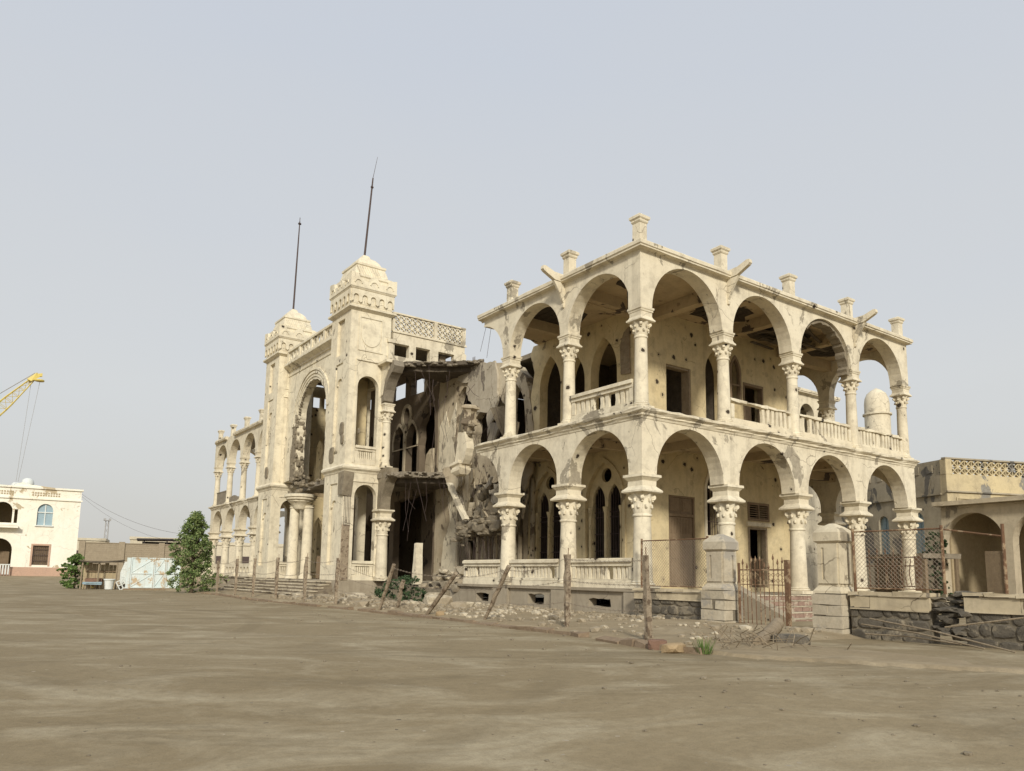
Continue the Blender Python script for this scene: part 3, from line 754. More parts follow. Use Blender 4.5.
wall('plaster_sheet', [jag([(16.1, 1.0), (15.9, 2.6), (15.3, 3.6), (15.6, 4.8), (14.9, 5.2), (14.5, 4.4), (14.45, 1.0), (16.0, 1.0)], .05, .25)], FY(D1), -.03, -.003, M_CREAM)
wall('plaster_sheet', [jag([(12.6, 5.0), (12.4, 6.2), (11.2, 6.5), (9.6, 6.2), (9.0, 5.4), (9.9, 4.9), (11.4, 5.0), (12.5, 4.95)], .06, .2)], FY(2.3), -.12, .02, M_RUIN)
wall('plaster_sheet', [jag([(11.2, 4.9), (9.4, 4.8), (9.2, 3.9), (9.8, 3.3), (10.6, 3.9), (11.1, 4.8)], .06, .2)], FY(2.1), -.08, .02, M_GREYPL)
# strips of torn wall and shattered frames inside
mb = MB()
for (y, z0, z1, w) in ((10.2, ZF, 3.1, .16), (10.45, ZF, 2.8, .12), (9.9, ZF, 3.2, .18), (9.55, ZF, 2.9, .15), (12.5, ZF, 4.6, .12), (14.3, ZF, 4.9, .16), (8.75, 1.0, 5.0, .16)):
    mb = MB(); mb.plate([jag([(y, z0), (y+w, z0), (y+w*.8, z1), (y+.02, z1-.2), (y, z0+.05)], .02, .25)], FY(D1-.15), -.06, .06); mb.build('torn_wall_strip', M_RUIN, PAL)
mb = MB(); mb.box((8.6, 9.6, ZF), (8.8, 16.2, 5.4)); mb.box((8.6, 9.6, 5.9), (8.8, 16.2, 10.28)); mb.box((3.4, 16.3, ZF), (8.8, 16.5, 5.4)); mb.box((3.4, 16.3, 5.9), (8.8, 16.5, 10.28)); mb.box((3.4, 13.0, ZF), (8.5, 13.15, 5.2)); mb.build('room_wall', M_SHADE, PAL)
wall('plaster_sheet', [rect(14.4, 8.6, 15.4, 10.5)], FY(5.5), 0, .2, M_CREAM)
slab(jag([(3.4, 9.6), (8.5, 9.6), (8.5, 16.2), (3.4, 16.2), (3.45, 9.7)], .08, .5), 5.62, 5.86, M_CONC, 'floor_slab')
slab(jag([(3.42, 9.3), (8.8, 9.3), (8.8, 16.3), (3.42, 16.3), (3.42, 9.4)], .02, .5), 10.3, 10.5, M_CONC, 'roof_slab')  # added roof over the open bays, shuts out sky and darkens the rooms
# remains of the loggia floor and roof hanging beside the near tower
slab(jag([(-.30, 16.3), (-.28, 15.6), (.3, 14.9), (1.3, 14.3), (2.3, 13.6), (2.98, 13.4), (2.98, 16.9), (-.2, 16.9), (-.3, 16.35)], .08, .25), 5.42, 5.66, M_CONC, 'broken_floor_slab')
slab(jag([(.1, 16.0), (.5, 15.2), (1.6, 14.4), (2.6, 13.3), (3.02, 12.9), (3.3, 14.5), (3.2, 16.38), (.2, 16.38), (.1, 16.05)], .09, .25), 10.62, 10.80, M_DARKC, 'broken_roof_slab')
slab(jag([(.35, 16.2), (.8, 15.3), (1.8, 14.7), (2.5, 13.9), (2.98, 13.7), (2.98, 16.3), (.4, 16.3)], .12, .3), 10.40, 10.615, M_DARKC, 'broken_roof_slab')
slab(jag([(.0, 16.2), (.4, 15.5), (1.3, 14.8), (2.2, 14.2), (2.9, 13.9), (2.96, 16.9), (0, 16.9)], .12, .3), 5.20, 5.415, M_DARKC, 'broken_floor_slab')
mb = MB()
er = random.Random(8)
for (pts_, z_) in (([(-.28, 15.6), (.3, 14.9), (1.3, 14.3), (2.3, 13.6), (2.98, 13.4)], 5.54), ([(.1, 16.0), (.5, 15.2), (1.6, 14.4), (2.6, 13.3), (3.02, 12.9)], 10.7)):
    for (p, q) in zip(pts_[:-1], pts_[1:]):
        for k in range(9):
            t = er.random(); c = V(p).lerp(V(q), t); mb.rock((c.x+er.uniform(-.08,.08), c.y+er.uniform(-.1,.1), z_+er.uniform(-.14,.10)), (er.uniform(.08,.22), er.uniform(.08,.22), er.uniform(.05,.10)), er.randint(0,999), 1)
tag(mb.build('crumbled_edge', M_CONC, PAL), kind='stuff')
# rebar strings
mb = MB()
for i in range(16):
    a = V((rnd.uniform(.2, 2.6), rnd.uniform(13.6, 15.8), rnd.choice((5.3, 10.5)))); b = a + V((rnd.uniform(-.5,.7), rnd.uniform(-1.6, .8), -rnd.uniform(1.2, 3.0)))
    m = (a+b)/2 + V((rnd.uniform(-.2,.2), rnd.uniform(-.2,.2), -.2)); mb.tube([a, m, b], .007, 4)
for (a, b) in (((-.1, 8.0, 10.4), (-.1, 8.35, 9.55)), ((.1, 7.95, 10.4), (.1, 8.2, 9.3))): mb.tube([a, b], .008, 4)
for i in range(3): mb.tube([(2.9, 13.4+i*.07, 10.7), (2.9, 13.38+i*.09, 11.05)], .015, 4)
for i in range(30):
    y = 11.3 + rnd.random()*1.4; mb.tube([(2.85, y, 5.7), (2.8, y+rnd.uniform(-.2,.2), 4.4+rnd.random()*.4)], .008, 4)
tag(mb.build('rebar', M_IRON, PAL), kind='stuff')
# toppled piece of the arcade with its capital, still hanging on its bars
mb = MB()
T = Matrix.Translation((.35, 9.70, 7.15)) @ Matrix.Rotation(radians(9), 4, 'X') @ Matrix.Rotation(.3, 4, 'Z')
t2 = MB(); t2.sq([(.17, .62), (.25, .56), (.26, .48), (.19, .42), (.17, .30), (.18, .05), (.24, -.05), (.23, -.14), (.15, -.22), (.11, -.42)], j=.02); t2.xf(T); mb.v, mb.f = t2.v, t2.f
mb.build('fallen_arch_piece', M_RUIN, PAL)
mb = MB()
for i in range(14): mb.rock((.4+rnd.uniform(-.15,.15), 9.75+rnd.uniform(-.3,.3), 6.75+rnd.uniform(-.2,.25)), (.10,.13,.10), i, 1)
mb.build('fallen_arch_piece', M_MASON, PAL)
mb = MB(); mb.plate([jag([(10.18, 6.72), (9.72, 6.66), (9.52, 6.2), (9.60, 5.75), (9.82, 5.46), (10.42, 5.55), (10.32, 5.9), (10.22, 6.3), (10.18, 6.68)], .035, .15)], FY(.3), -.17, .17)
mb.build('fallen_arch_piece', M_CREAM, PAL)
mb = MB(); T = Matrix.Translation((.3, 10.18, 5.34)) @ Matrix.Rotation(radians(-9), 4, 'X')
t2 = MB(); t2.sq([(.25, .22), (.32, .16), (.32, .08), (.26, .03), (.25, -.04), (.29, -.08), (.27, -.18), (.17, -.32)], j=.025); t2.xf(T); mb.v, mb.f = t2.v, t2.f
mb.build('fallen_arch_piece', M_CREAM, PAL)
mb = MB(); mb.plate([jag([(11.9, 4.92), (11.68, 4.90), (11.0, 4.0), (10.36, 3.35), (10.60, 3.33), (11.3, 4.15), (11.88, 4.87)], .03, .15)], FY(.8), -.12, .08); mb.build('fallen_arch_piece', M_CREAM, PAL)
mb = MB()
hr = random.Random(5)
for i in range(11): mb.rock((1.1+hr.gauss(0,.12), 8.3+.27*i, 3.0+.16*sin(i*1.3)), (.42, .46, .30), 50+i, 3)
for i in range(90):
    t = hr.random(); y = 8.2 + 2.9*t; z = 2.95 + .25*sin(t*5) + hr.gauss(0, .16); q = hr.uniform(.05, .17)
    mb.rock((1.0 + hr.gauss(0, .3), y, z), (q*1.2, q*1.5, q*.7), i+3, 1)
for i in range(22):
    t = hr.random(); y = 9.3 + 1.6*t + hr.gauss(0,.2); z = 3.2 + 2.2*hr.random(); q = hr.uniform(.05, .2)
    mb.rock((1.5 + hr.gauss(0, .25), y, z), (q, q*1.1, q*1.5), i+300, 1)
tag(mb.build('hanging_rubble', M_MASON, PAL), kind='stuff')
for i in range(9):
    mb = MB(); y, z = 8.6+hr.random()*2.2, 3.0+hr.random()*1.9
    mb.plate([[(hr.uniform(.5,1)*(.30)*cos(a), hr.uniform(.5,1)*.42*sin(a)) for a in [2*pi*k/9 for k in range(9)]]], ((1.0+hr.random()*.6, y, z), (hr.uniform(-.4,.4), 1, hr.uniform(-.6,.6)), (hr.uniform(-.5,.5), hr.uniform(-.4,.4), 1), (1,0,0)), -.05, .05)
    mb.build('hanging_slab', M_GREYPL if i % 3 else M_RUIN, PAL)
mb = MB()
for i in range(34): mb.tube([(.9, 8.3+i*.08, 3.0), (1.0+hr.uniform(-.3,.3), 8.3+i*.08+hr.uniform(-.2,.2), 1.9+hr.random()), (1.1, 8.4+i*.08+hr.uniform(-.3,.3), .9)], .008, 4)
tag(mb.build('rebar', M_IRON, PAL), kind='stuff')
for i in range(12):
    mb = MB(); y = 9.3+i*.22; mb.plate([jag([(y, ZF), (y+hr.uniform(.06,.2), ZF), (y+hr.uniform(.04,.16), hr.uniform(2.2, 4.6)), (y+.0, 2.1), (y, ZF+.05)], .02, .3)], FY(1.7+hr.random()*.9), -.05, .05); mb.build('torn_wall_strip', M_RUIN, PAL)
hs = random.Random(21)
for i in range(34):
    y, z, x = hs.uniform(8.7, 12.6), hs.uniform(3.0, 7.2), hs.uniform(1.2, 2.7)
    w_, h_ = hs.uniform(.12, .42), hs.uniform(.3, 1.15)
    poly = jag([(-w_, h_), (w_, h_*hs.uniform(.7, 1)), (w_*hs.uniform(.3, .9), -h_*.4), (hs.uniform(-.3,.3)*w_, -h_), (-w_*hs.uniform(.4, 1), -h_*.3), (-w_, h_*.95)], .035, .14, hs)
    mb = MB(); mb.plate([poly], ((x, y, z), (hs.uniform(-.5,.5), 1, hs.uniform(-.35,.35)), (hs.uniform(-.35,.35), hs.uniform(-.35,.35), 1), (1, 0, 0)), -hs.uniform(.02,.07), .04)
    mb.build('hanging_slab', hs.choice((M_RUIN, M_MASON, M_CONC, M_GREYPL, M_RUIN)), PAL)
mb = MB()
for i in range(40):
    a = V((hs.uniform(.3, 2.6), hs.uniform(8.4, 13.5), hs.uniform(4.5, 9.8))); b = a + V((hs.uniform(-.4,.4), hs.uniform(-.8,.8), -hs.uniform(.5, 1.8)))
    mb.tube([a, (a+b)/2 + V((hs.uniform(-.2,.2), hs.uniform(-.25,.25), -.1)), b], .009, 4)
tag(mb.build('rebar', M_IRON, PAL), kind='stuff')
# broken column stump
mb = MB(); mb.plate([jag([(12.72, ZF-.1), (13.00, ZF-.1), (12.97, 1.6), (12.92, 2.40), (12.78, 2.44), (12.75, 1.5), (12.72, ZF)], .015, .2)], FY(0), -.16, .16)
mb.build('column_stump', M_COLUMN, PAL)
mb = MB(); mb.plate([jag([(13.09, ZF-.1), (13.34, ZF-.1), (13.30, 1.3), (13.20, 1.82), (13.12, 1.4), (13.09, ZF)], .015, .2)], FY(.1), -.12, .1); mb.build('column_stump', M_COLUMN, PAL)
mb = MB(); mb.box((-.25, 9.95, -.3), (.35, 16.1, ZF-.25), None, .05); mb.build('plinth', M_MASON, PAL)
mb = MB(); mb.box((.1, 12.6, -.2), (2.95, 16.9, ZF-.05), None, .03); mb.build('floor_slab', M_CONC, PAL)
# heap of debris inside the collapsed bay
mb = MB()
for i in range(260):
    y = rnd.gauss(11.0, 1.15); x = rnd.uniform(-.1, 2.8); s = rnd.uniform(.05, .20) if i % 6 else rnd.uniform(.2, .36); hgt = max(0, 1 - abs(y-11)/2.4)
    mb.rock((x, y, .35 + hgt*rnd.uniform(.1, 1.15)), (s*1.3, s*1.4, s*.7), i, 1)
tag(mb.build('rubble_heap', M_RUBBLE, PAL), kind='stuff')

# ---- towers
def tower(y0, y1, near=True):
    nm = 'tower'; xa, xb = -1.9, .12
    parent = PAL
    T = empty(nm, (0, 0, 0), PAL)
    yc = (y0+y1)/2
    side = y0 if near else y0
    # four corner piers and walls with openings
    def face_side(y, t0, t1, full):
        holes = [pointed(-.92, .52, 5.98, 9.40, 9.40+.55, 10)]
        holes[0] = [(-1.44, 6.05), (-.40, 6.05)] + arc(-.92, 9.58, .52, 0, pi, 14)
        low = [(-1.36, ZF), (-.30, ZF)] + arc(-.83, 4.55, .53, 0, pi, 14)
        mb.plate([rect(xa, ZF, xb, 5.62), [(p[0], p[1]+.02) for p in low]], FX(y), t0, t1)
        mb.plate([rect(xa, 5.93, xb, 13.2)] + ([holes[0]] if near else []), FX(y), t0, t1)
        mb.plate([rect(xa, 5.62, xb, 5.93)], FX(y), t0, t1)
    mb = MB(); face_side(y0, 0, .30, True); face_side(y1, -.30, 0, True)
    # front: two tall shallow niches per storey
    def face_front(x):
        a, b = y0+.301, y1-.301
        n1 = [(yc-.32, 1.7), (yc+.32, 1.7), (yc+.32, 4.55), (yc-.32, 4.55)]
        mb.plate([rect(a, ZF, b, 13.2)], FY(x), .14, .30)
        mb.plate([rect(a, 5.93, b, 13.2), rect(yc-.40, 6.5, yc+.40, 10.75), rect(yc-.40, 11.15, yc+.40, 12.85)], FY(x), .002, .138)
        mb.plate([rect(a, ZF, b, 5.93), [(yc-.42, 1.5), (yc+.42, 1.5), (yc+.42, 5.15), (yc-.42, 5.15)]], FY(x), .002, .138)
    face_front(xa)
    # arched inner frame of the front niche
    mb.plate([[(yc-.40, 9.9), (yc-.40, 10.75), (yc+.40, 10.75), (yc+.40, 9.9)] + arc(yc, 9.75, .30, 0, pi, 12)], FY(xa), .06, .137)
    mb.plate([[(yc-.42, 4.0), (yc-.42, 5.15), (yc+.42, 5.15), (yc+.42, 4.0)] + arc(yc, 4.1, .30, 0, pi, 12)], FY(xa), .06, .137)
    mb.box((xb-.30, y0+.301, 5.93), (xb, y1-.301, 13.2)) if not near else mb.box((xb-.3, y0+.301, 9.9), (xb, y1-.301, 13.2))
    mb.box((xa+.30, y0+.30, 12.9), (xb-.3, y1-.3, 13.1))
    mb.box((xa+.30, y0+.30, 5.55), (xb, y1-.3, 5.85))
    mb.build('tower_wall', M_TOWER, T)
    # interior wall seen through the opening
    mb = MB(); mb.box((-1.58, y1-.62, 6.0), (xb-.34, y1-.304, 12.8)); mb.box((-.92, y1-.72, 6.0), (-.72, y1-.622, 9.9)); mb.build('tower_wall', M_INNER, T)
    # raised panel with a round medallion on the side face
    mb = MB()
    mb.plate([rect(-1.50, 11.25, -.28, 12.90), rect(-1.42, 11.33, -.36, 12.82)], FX(y0), -.035, -.001)
    mb.plate([[(-.89+.50*cos(2*pi*i/28), 12.08+.60*sin(2*pi*i/28)) for i in range(28)]], FX(y0), -.03, -.001)
    mb.plate([rect(-1.56, 10.78, -.22, 10.86)], FX(y0), -.06, -.001)
    mb.plate([rect(-1.56, 6.05, -1.50, 10.78)], FX(y0), -.03, -.001)
    mb.plate([rect(-1.46, 5.2, -.20, 5.27)], FX(y0), -.04, -.001)
    mb.build('relief_panel', M_TOWER, T)
    # mouldings
    path = [(xb, y1), (xa, y1), (xa, y0), (xb, y0)]; path = [(xa, y1), (xa, y0), (xb, y0)]
    mb = MB()
    mb.sweep([(xb, y1)] + path, [(-.03, 5.58), (.02, 5.60), (.05, 5.68), (.13, 5.76), (.15, 5.84), (.06, 5.95), (-.03, 5.96)], .008)
    mb.build('ledge', M_TOWER, T)
    # cornice block with blind arches and horned battlement
    xm = (xa+xb)/2
    mb = MB()
    ax = (xb-xa)/2; ay = (y1-y0)/2
    def ring(prof): mb.sq([(1, z) for (o, z) in prof], (0,0,0)); 
    def blk(o0, z0, o1, z1):
        vs = []
        for (o, z) in ((o0, z0), (o1, z1)):
            for sx, sy in ((-1,-1),(1,-1),(1,1),(-1,1)): vs.append((xm+sx*(ax+o), yc+sy*(ay+o), z))
        mb.add(vs, [(3,2,1,0),(4,5,6,7),(0,1,5,4),(1,2,6,5),(2,3,7,6),(3,0,4,7)])
    blk(.02, 13.10, .16, 13.20); blk(.17, 13.201, .17, 13.29); blk(.00, 13.291, .02, 13.42)
    blk(.03, 13.421, .06, 14.10); blk(.10, 14.101, .15, 14.18); blk(.16, 14.181, .16, 14.26)
    mb.build('tower_cornice', M_TOWER, T)
    mb = MB()
    n = 5; w = (xb-xa+.12)/n
    def blind(fr, a, n, w, off):
        for k in range(n):
            c = a + w*(k+.5)
            inner = [(c+w*.30, 13.52)] + arc(c, 13.72, w*.30, 0, pi, 10) + [(c-w*.30, 13.52)]
            outer = [(c-w*.5, 13.46), (c-w*.5, 14.07), (c+w*.5, 14.07), (c+w*.5, 13.46)]
            mb.plate([outer + inner], fr, off-.06, off-.001)
    blind(FX(y0-.06), xa-.06, 5, w, 0); blind(FY(xa-.06), y0-.06, 5, (y1-y0+.12)/5, 0)
    # horned parapet: high corners, low scallops between
    def horned(a, b):
        L = b-a; m = (a+b)/2
        return [(a, 14.261), (b, 14.261), (b, 14.86), (b-.16*L, 14.80), (b-.2*L, 14.55)] + arc(m, 14.50, L*.12, 0, pi, 8) + [(a+.2*L, 14.55), (a+.16*L, 14.80), (a, 14.86)]
    mb.plate([horned(xa-.15, xb+.15)], FX(y0), -.15, .02); mb.plate([horned(xa-.15, xb+.15)], FX(y1), -.02, .15)
    mb.plate([horned(y0+.021, y1-.021)], FY(xa), -.15, .02); mb.plate([horned(y0+.021, y1-.021)], FY(xb), -.02, .15)
    def rib(fr, a, b, off):
        L = b-a
        for k, (cx, rr) in enumerate(((a+.14*L, .20), (a+.5*L, .22), (a+.86*L, .20))):
            mb.plate([arc(cx, 14.36, rr, 0, pi, 10) + list(reversed(arc(cx, 14.36, rr-.05, 0, pi, 10)))], fr, off-.035, off-.001)
    rib(FX(y0-.15), xa-.1, xb+.1, 0); rib(FY(xa-.15), y0, y1, 0)
    mb.build('battlement', M_TOWER, T)
    # stepped curved roof cap
    mb = MB()
    R = ax
    prof = [(R*.96, 14.2), (R*.93, 14.75), (R*.97, 14.80), (R*.97, 14.92), (R*.84, 14.93), (R*.80, 15.15), (R*.72, 15.42), (R*.76, 15.46), (R*.76, 15.56), (R*.62, 15.57), (R*.52, 15.80), (R*.38, 15.98), (R*.20, 16.10), (R*.16, 16.22), (R*.05, 16.30)]
    mb.sq(prof, (xm, yc, 0), 1, (y1-y0)/(xb-xa), j=.006)
    for k in range(9):
        t = k/8; mb.tube([(xm-R*.55+R*1.0*t, yc-ay*.845, 14.98), (xm-R*.70+R*1.0*t, yc-ay*.755, 15.38)], .018, 4)
    mb.build('tower_cap', M_TOWER, T)
    return T
TW1 = tower(Y0, Y0+2.2); TW2 = tower(28.2-2.2, 28.2, False)
def flagpole(x, y, z, h, lean, tip):
    mb = MB(); d = V((lean[0], lean[1], 1))
    p = lambda t: V((x, y, z)) + d*(h*t)
    mb.tube([p(0), p(.35), p(.7)], [.055, .05, .042], 8)
    if tip: mb.tube([p(.7), p(.78)], [.04, .035], 8); mb.tube([p(.78), p(1.0)+V((.12,0,0))], [.014, .008], 5)
    else: mb.tube([p(.7), p(1.0)], [.042, .03], 8)
    o = mb.build('flagpole', M_IRON, PAL)
    mb = MB()
    if tip: mb.rock(p(.69), (.09, .09, .07), 2, 1)
    else: mb.rock(p(.975), (.12, .12, .06), 2, 1); mb.tube([p(1.0), p(1.045)], .02, 5)
    mb.build('finial', M_IRON, o)
flagpole(-.9, Y0+1.1, 16.2, 5.2, (.045, -.045), True)
flagpole(-.9, 27.1, 16.2, 5.5, (.012, -.01), False)

# engaged columns and springing of the lost arches against the near tower
put_col(UPC, .02, Y0-.12, 5.90); put_col(LOWC, .02, Y0-.12, ZF)
mb = MB()
mb.plate([jag([(Y0-.02, ZU)] + [(Y0-.28-1.36+1.36*cos(a*.1), 9.0+1.36*sin(a*.1)) for a in range(0, 12)] + [(Y0-1.25, 10.5), (Y0-1.1, 10.74), (Y0-.02, 10.70), (Y0-.02, 9.0)], .022, .3)], FY(0), -.25, .25)
mb.build('arch_springing', M_CONC, PAL)
mb = MB(); mb.plate([[(Y0-.01, 9.2), (Y0-.16, 9.3), (Y0-.32, 9.9), (Y0-.75, 10.42), (Y0-.85, 10.74), (Y0-.01, 10.72)]], FY(0), -.30, -.252); mb.box((-.52, Y0-1.0, 10.66), (-.1, Y0-.01, 10.80), None, .02); mb.build('arch_springing', M_CREAM, PAL)
mb = MB(); mb.plate([jag([(Y0-.02, ZC), (Y0-.34, ZC), (Y0-.40, 4.6), (Y0-.75, 5.2), (Y0-1.05, 5.5), (Y0-1.0, 5.86), (Y0-.02, 5.86), (Y0-.02, 4.1)], .05, .2)], FY(0), -.24, .24); mb.build('arch_springing', M_MASON, PAL)
mb = MB()
mb.box((.0, Y0-.05, 10.80), (.24, Y0+.2, 12.0), None, .01); mb.box((-.06, Y0-.10, 11.9), (.30, Y0+.1, 12.05), None, .01); mb.build('arch_springing', M_CREAM, PAL)
# tower balustrades
balustrade((-.42, Y0+.12), (-1.42, Y0+.12), 6.0, .85, 7); balustrade((-.32, Y0+.12), (-1.34, Y0+.12), ZF, .85, 7)
balustrade((-.32, 26.12), (-1.34, 26.12), ZF, .85, 7)
# tower plinths
for (a, b) in ((Y0-.05, Y0+2.25), (25.95, 28.25)):
    mb = MB(); mb.box((-2.0, a, -.3), (.3, b, ZF), None, .01); mb.box((-2.04, a-.05, -.3), (-1.45, a+.03, ZF-.1), None, .01); mb.box((-.35, a-.05, -.3), (.25, a+.03, ZF-.1), None, .01); mb.build('plinth', M_PLINTH, PAL)
# blown off corner of the near tower showing brick
mb = MB(); mb.box((-1.96, Y0-.06, 4.55), (-1.50, Y0+.42, 5.62), None, .05); mb.build('exposed_masonry', M_MASON, PAL)
mb = MB(); mb.box((-1.88, Y0-.05, ZF), (-1.56, Y0-.005, 3.25), None, .03); mb.build('exposed_masonry', M_POST, PAL)
mb = MB()
for i in range(5): mb.tube([(-1.85+i*.07, Y0-.04, 4.6), (-1.83+i*.07, Y0-.06, 3.2)], .01, 4)
tag(mb.build('rebar', M_IRON, PAL), kind='stuff')
for (x, y, z, s_) in ((-1.92, Y0+.45, 7.6, .28), (-1.92, Y0+.35, 7.1, .2), (-1.91, Y0+1.5, 6.5, .35), (-1.3, Y0-.01, 7.5, .12), (-1.92, 27.0, 6.6, .3)):
    mb = MB(); mb.rock((x, y, z), (.05, s_, s_*1.5), int(z*10), 2); mb.build('exposed_masonry', M_MASON, PAL)

# ---- raised central block
lat_m = M_TOWER
def lattice(par, fr, a, b, z0, z1, nx, nz, t0=.02, t1=.14):
    mb = MB(); holes = []
    dx = (b-a)/nx; dz = (z1-z0)/nz
    for i in range(nx):
        for k in range(nz):
            x0 = a+dx*i; zz = z0+dz*k; m = .045
            cx, cz = x0+dx/2, zz+dz/2; w, h = dx*(.5-m), dz*(.5-m); g = .10*min(w, h)+.01
            # four small triangles per cell leave an X of stone
            holes += [[(cx-w+g*1.5, cz+h), (cx+w-g*1.5, cz+h), (cx, cz+g)], [(cx-w+g*1.5, cz-h), (cx, cz-g), (cx+w-g*1.5, cz-h)],
                      [(cx-w, cz-h+g*1.5), (cx-g, cz), (cx-w, cz+h-g*1.5)], [(cx+w, cz-h+g*1.5), (cx+w, cz+h-g*1.5), (cx+g, cz)]]
    mb.plate([rect(a, z0, b, z1)] + holes, fr, t0, t1)
    return mb.build('parapet_lattice', lat_m, par)
mb = MB()
w3 = [rect(.33, 11.32, 1.11, 11.93), rect(1.47, 11.30, 2.25, 11.95), rect(2.71, 11.34, 3.62, 11.95)]
mb.plate([jag([(.25, 10.85), (4.2, 10.85), (4.3, 11.5), (4.32, 12.05), (4.22, 12.12)], .02, .2) + [(4.22, 12.52), (.25, 12.52)]] + w3, FX(Y0), 0, .30)
mb.box((.20, Y0-.03, 13.36), (4.25, Y0+.17, 13.43)); mb.box((2.45, Y0-.02, 12.521), (2.62, Y0+.18, 13.36)); mb.box((4.08, Y0-.02, 12.521), (4.25, Y0+.18, 13.36)); mb.box((.20, Y0-.02, 12.521), (.32, Y0+.18, 13.36)); mb.box((.2, Y0-.05, 12.45), (4.3, Y0-.002, 12.54), None, .006)
cb = mb.build('clerestory_wall', M_CREAM, PAL)
lattice(cb, FX(Y0), .33, 2.44, 12.53, 13.35, 7, 3); lattice(cb, FX(Y0), 2.63, 4.07, 12.53, 13.35, 5, 3)
mb = MB(); mb.box((.3, Y0+.32, 12.25), (4.2, 28.0, 12.45), None, .03); mb.build('roof_slab', M_CONC, PAL)  # partial roof added to darken the block below it
for x in (1.2, 2.35): pass
# inner wall with tracery window and open clerestory
ro = [(19.95+.36*cos(2*pi*i/18), 9.32+.46*sin(2*pi*i/18)) for i in range(18)]
gl = [pointed(20.75, .60, 5.95, 8.0, 8.9), pointed(19.36, .58, 5.95, 8.0, 8.85), ro]
cl = [rect(20.25, 10.40, 22.0, 11.35), rect(18.25, 10.35, 19.65, 11.25), rect(16.95, 10.45, 17.35, 11.1), rect(22.4, 10.45, 23.4, 11.2), rect(24.4, 10.45, 25.4, 11.2)]
g2 = [pointed(24.2, .45, 6.3, 8.0, 8.9), jag([(16.95, 6.0), (18.55, 6.0), (18.5, 8.6), (17.9, 9.6), (17.1, 9.3), (16.95, 6.1)], .06, .3)]
wall('inner_wall', [jag([(16.76, 5.9), (28.2, 5.9), (28.2, 12.2), (16.76, 11.9), (16.76, 6.0)], .02, .5)] + gl + cl + g2, FY(D1), .0, .35, M_SHADE)
mb = MB(); mb.plate([[(19.95+.56*cos(2*pi*i/18), 9.32+.66*sin(2*pi*i/18)) for i in range(18)], [(19.95+.37*cos(2*pi*i/18), 9.32+.47*sin(2*pi*i/18)) for i in range(18)]], FY(D1), -.06, -.002)
mb.box((D1-.10, 19.96, 5.92), (D1-.002, 20.13, 8.7), None, .01)
for (c, w_) in ((20.75, .60), (19.36, .58)):
    mb.plate([pointed(c, w_+.10, 7.6, 8.0, 9.05)[1:] , pointed(c, w_+.0, 7.62, 8.0, 8.9)[1:]][:1] and [[p for p in pointed(c, w_+.11, 7.6, 8.0, 9.06)], [p for p in pointed(c, w_+.0, 7.66, 8.0, 8.9)]], FY(D1), -.05, -.003)
mb.build('window_tracery', M_RUIN, PAL)
mb = MB(); mb.rock((3.6, 17.9, 6.5), (.5, .55, 1.3), 9, 2); mb.build('masonry_lump', M_RUIN, PAL)
wall('inner_wall', [rect(16.76, ZF, 28.2, 5.9), jag([(16.95, ZF+.02), (21.0, ZF+.02), (21.0, 4.9), (16.95, 5.2), (16.95, ZF+.1)], .04, .4), pointed(24.0, .5, 1.4, 3.2, 4.4), pointed(22.2, .7, ZF+.02, 3.6, 4.8)], FY(D1), .0, .35, M_SHADE)
mb = MB(); mb.box((6.5, 16.5, ZF), (6.7, 28, 10.35)); mb.box((3.36, 28.0, ZF), (6.5, 28.2, 10.35)); mb.box((3.36, 16.55, 10.10), (6.5, 27.99, 10.35)); mb.box((3.36, 16.55, 5.5), (6.5, 27.99, 5.85)); mb.box((4.9, 17.6, ZF), (5.0, 21.5, 5.49)); mb.build('room_wall', M_SHADE, PAL)  # includes an added roof slab that keeps this interior dark
slab(jag([(-.85, 24.9), (.2, 23.9), (2.9, 22.0), (2.98, 16.8), (-.1, 16.8), (-.2, 18.7), (-1.4, 18.75), (-1.4, 20.6), (-1.2, 22.0), (-.9, 23.4), (-1.2, 24.2), (-.85, 24.85)], .1, .3), 5.40, 5.62, M_CONC, 'broken_floor_slab')
mb = MB(); mb.box((-1.6, 18.7, -.2), (2.98, 26.0, ZF-.002)); mb.build('floor_slab', M_PLINTH, PAL)

# ---- porch front between the towers
yc = 22.3; XP = -1.30
def horseshoe(r, zc, zb): return [(yc-r, zb)] + arc(yc, zc, r, pi, 0, 26) + [(yc+r, zb)]
out = [(18.62, 6.2), (18.62, 12.35), (25.98, 12.35), (25.98, 6.0)]
op = list(reversed(jag(horseshoe(1.95, 9.15, 6.1), .06, .22)))
wall('porch_wall', [out + op], FY(XP), 0, .45, M_TOWER)
mb = MB()
for (r, rr, off) in ((2.52, 2.40, -.09), (2.34, 2.22, -.06), (2.16, 2.06, -.04)):
    mb.plate([arc(yc, 9.15, r, -.1, pi*.97, 30) + list(reversed(arc(yc, 9.15, rr, -.1, pi*.97, 30)))], FY(XP), off, -.002)
mb.build('arch_moulding', M_TOWER, PAL)
wall('exposed_masonry', [jag([(24.26, 6.0), (24.95, 5.95), (25.05, 7.2), (24.8, 8.3), (24.85, 9.2), (24.5, 9.9), (24.27, 9.3), (24.26, 6.1)], .06, .2)], FY(XP), -.03, .40, M_MASON)
mb = MB()
for i in range(46):
    a = (pi)*i/45; r = 1.97 + rnd.uniform(-.04, .04)
    mb.rock((XP+.06, yc+r*cos(a), 9.15+r*sin(a)), (.08, .12, .07), i, 1)
for i in range(150): mb.rock((XP+rnd.uniform(-.03,.45), yc+1.98+rnd.uniform(-.1,.75)*(1 if i % 2 else .2), rnd.uniform(5.9, 9.5)), (.10, .14, .17), i, 1)
tag(mb.build('exposed_masonry', M_MASON, PAL), kind='stuff')
